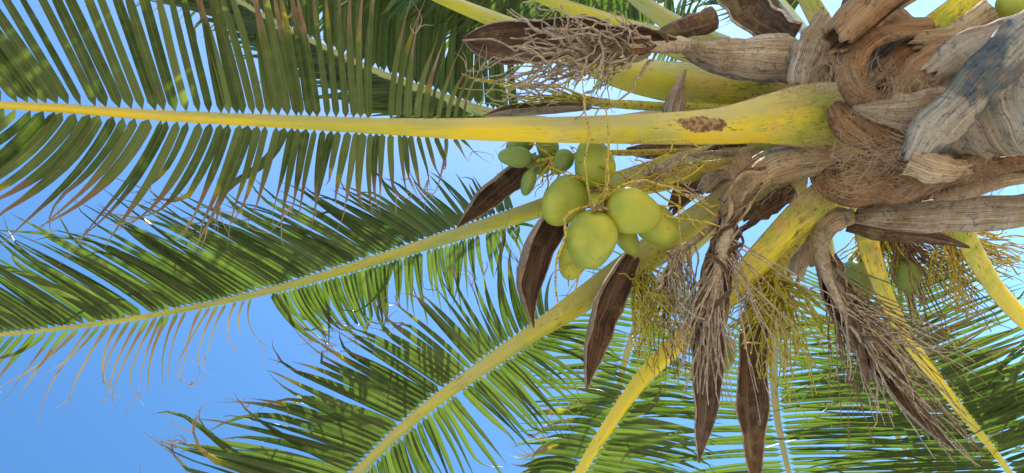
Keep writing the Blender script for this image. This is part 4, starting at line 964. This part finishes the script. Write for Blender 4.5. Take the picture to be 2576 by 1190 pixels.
# tangle of shed fibre and old bases filling the heart of the crown
boot([(2330, 90, 2.34, 60), (2240, 150, 2.32, 70), (2180, 220, 2.30, 50)], 'boot_dark', 110, inner='boot_dark')
boot([(2340, 110, 2.24, 34), (2270, 150, 2.24, 40), (2215, 205, 2.24, 34)], 'mat_fibre', 120, inner='mat_fibre', name='fibre_mat', wave=0.1)
boot([(2200, 20, 2.44, 50), (2260, 60, 2.40, 50), (2330, 120, 2.36, 40)], 'boot_red', 120)
boot([(1960, 380, 2.56, 40), (1850, 420, 2.6, 40), (1780, 470, 2.62, 20)], 'boot_dark', 120)
boot([(2160, 500, 2.52, 60), (2250, 520, 2.50, 60), (2360, 500, 2.46, 40)], 'boot_dark', 120)
hairs('fibre_tuft', near(2230, 190, 2.10, -.3, .7, 0.08, 60, 50), 160)

# shredded bracts hanging round the shaggy spathes
def shreds(path, spread, count, mats, ln):
    c = spline(px_ctrl([(*p, 5) for p in path]), 40)
    pj = project(c[:, :3])
    for k in range(count):
        i = RS.randint(0, 30)
        x, y, d = pj[i]
        dx, dy = pj[min(i + 6, 39)][:2] - pj[i][:2]
        nn = math.hypot(dx, dy); dx, dy = dx / nn, dy / nn
        o = RS.uniform(-1, 1) * spread
        x, y = x - dy * o, y + dx * o
        l = ln * RS.uniform(0.5, 1.2); a = RS.normal(0, 0.25) + 0.3 * o / spread
        ex, ey = dx * math.cos(a) + dy * math.sin(a), dy * math.cos(a) - dx * math.sin(a)
        d0 = d - RS.uniform(0.01, 0.06)
        w0 = RS.uniform(4, 9)
        bend = RS.normal(0, 14)
        shell('bract', [(x, y, d0, w0 * 0.6), (x + ex * l * .4 - ey * bend, y + ey * l * .4 + ex * bend, d0 - .01, w0), (x + ex * l, y + ey * l, d0, 1.0)],
              RS.uniform(60, 140), (RS.uniform(-.6, .6), RS.uniform(-.6, .6), RS.choice([-1, 1])), [M[RS.choice(mats)], M['boot_dark']], thick=0.002, n=12, m=5, wave=0.12, twist=RS.normal(0, 0.8), rag1=0.01)
shreds([(1845, 540, 2.22), (1815, 640, 2.16), (1795, 740, 2.12), (1785, 850, 2.10)], 46, 22, ['boot_grey', 'boot_dark', 'spathe_out'], 120)
shreds([(2066, 640, 2.28), (2100, 740, 2.24), (2170, 850, 2.20), (2260, 970, 2.17)], 34, 18, ['boot_grey', 'boot_dark', 'spathe_out'], 110)
shreds([(1700, 118, 2.18), (1600, 115, 2.13), (1480, 120, 2.1), (1400, 130, 2.08)], 34, 14, ['boot_dark', 'spathe_out', 'boot_dark'], 100)
shreds([(1940, 410, 2.24), (1880, 460, 2.23), (1840, 540, 2.24), (1810, 600, 2.24)], 34, 10, ['boot_tan', 'boot_grey', 'boot_tan'], 120)

boot([(2680, 415, 2.26, 40), (2540, 425, 2.26, 44), (2430, 448, 2.28, 44), (2330, 485, 2.32, 40)], 'boot_dark', 110, inner='boot_dark')
boot([(2640, 400, 2.18, 14), (2540, 412, 2.18, 22), (2450, 436, 2.20, 20), (2380, 470, 2.24, 10)], 'boot_red', 120)
hairs('fibre_tuft', near(2480, 430, 2.10, -.8, .5, 0.14, 80, 30), 120)
hairs('fibre_tuft', near(2110, 380, 2.16, -.8, .4, 0.10, 50, 20), 120)
hairs('fibre_tuft', near(2420, 300, 1.90, .4, .8, 0.05, 60, 60), 50)
boot([(2130, 240, 2.40, 50), (2100, 170, 2.42, 50), (2090, 90, 2.46, 40)], 'boot_dark', 110, inner='boot_dark')
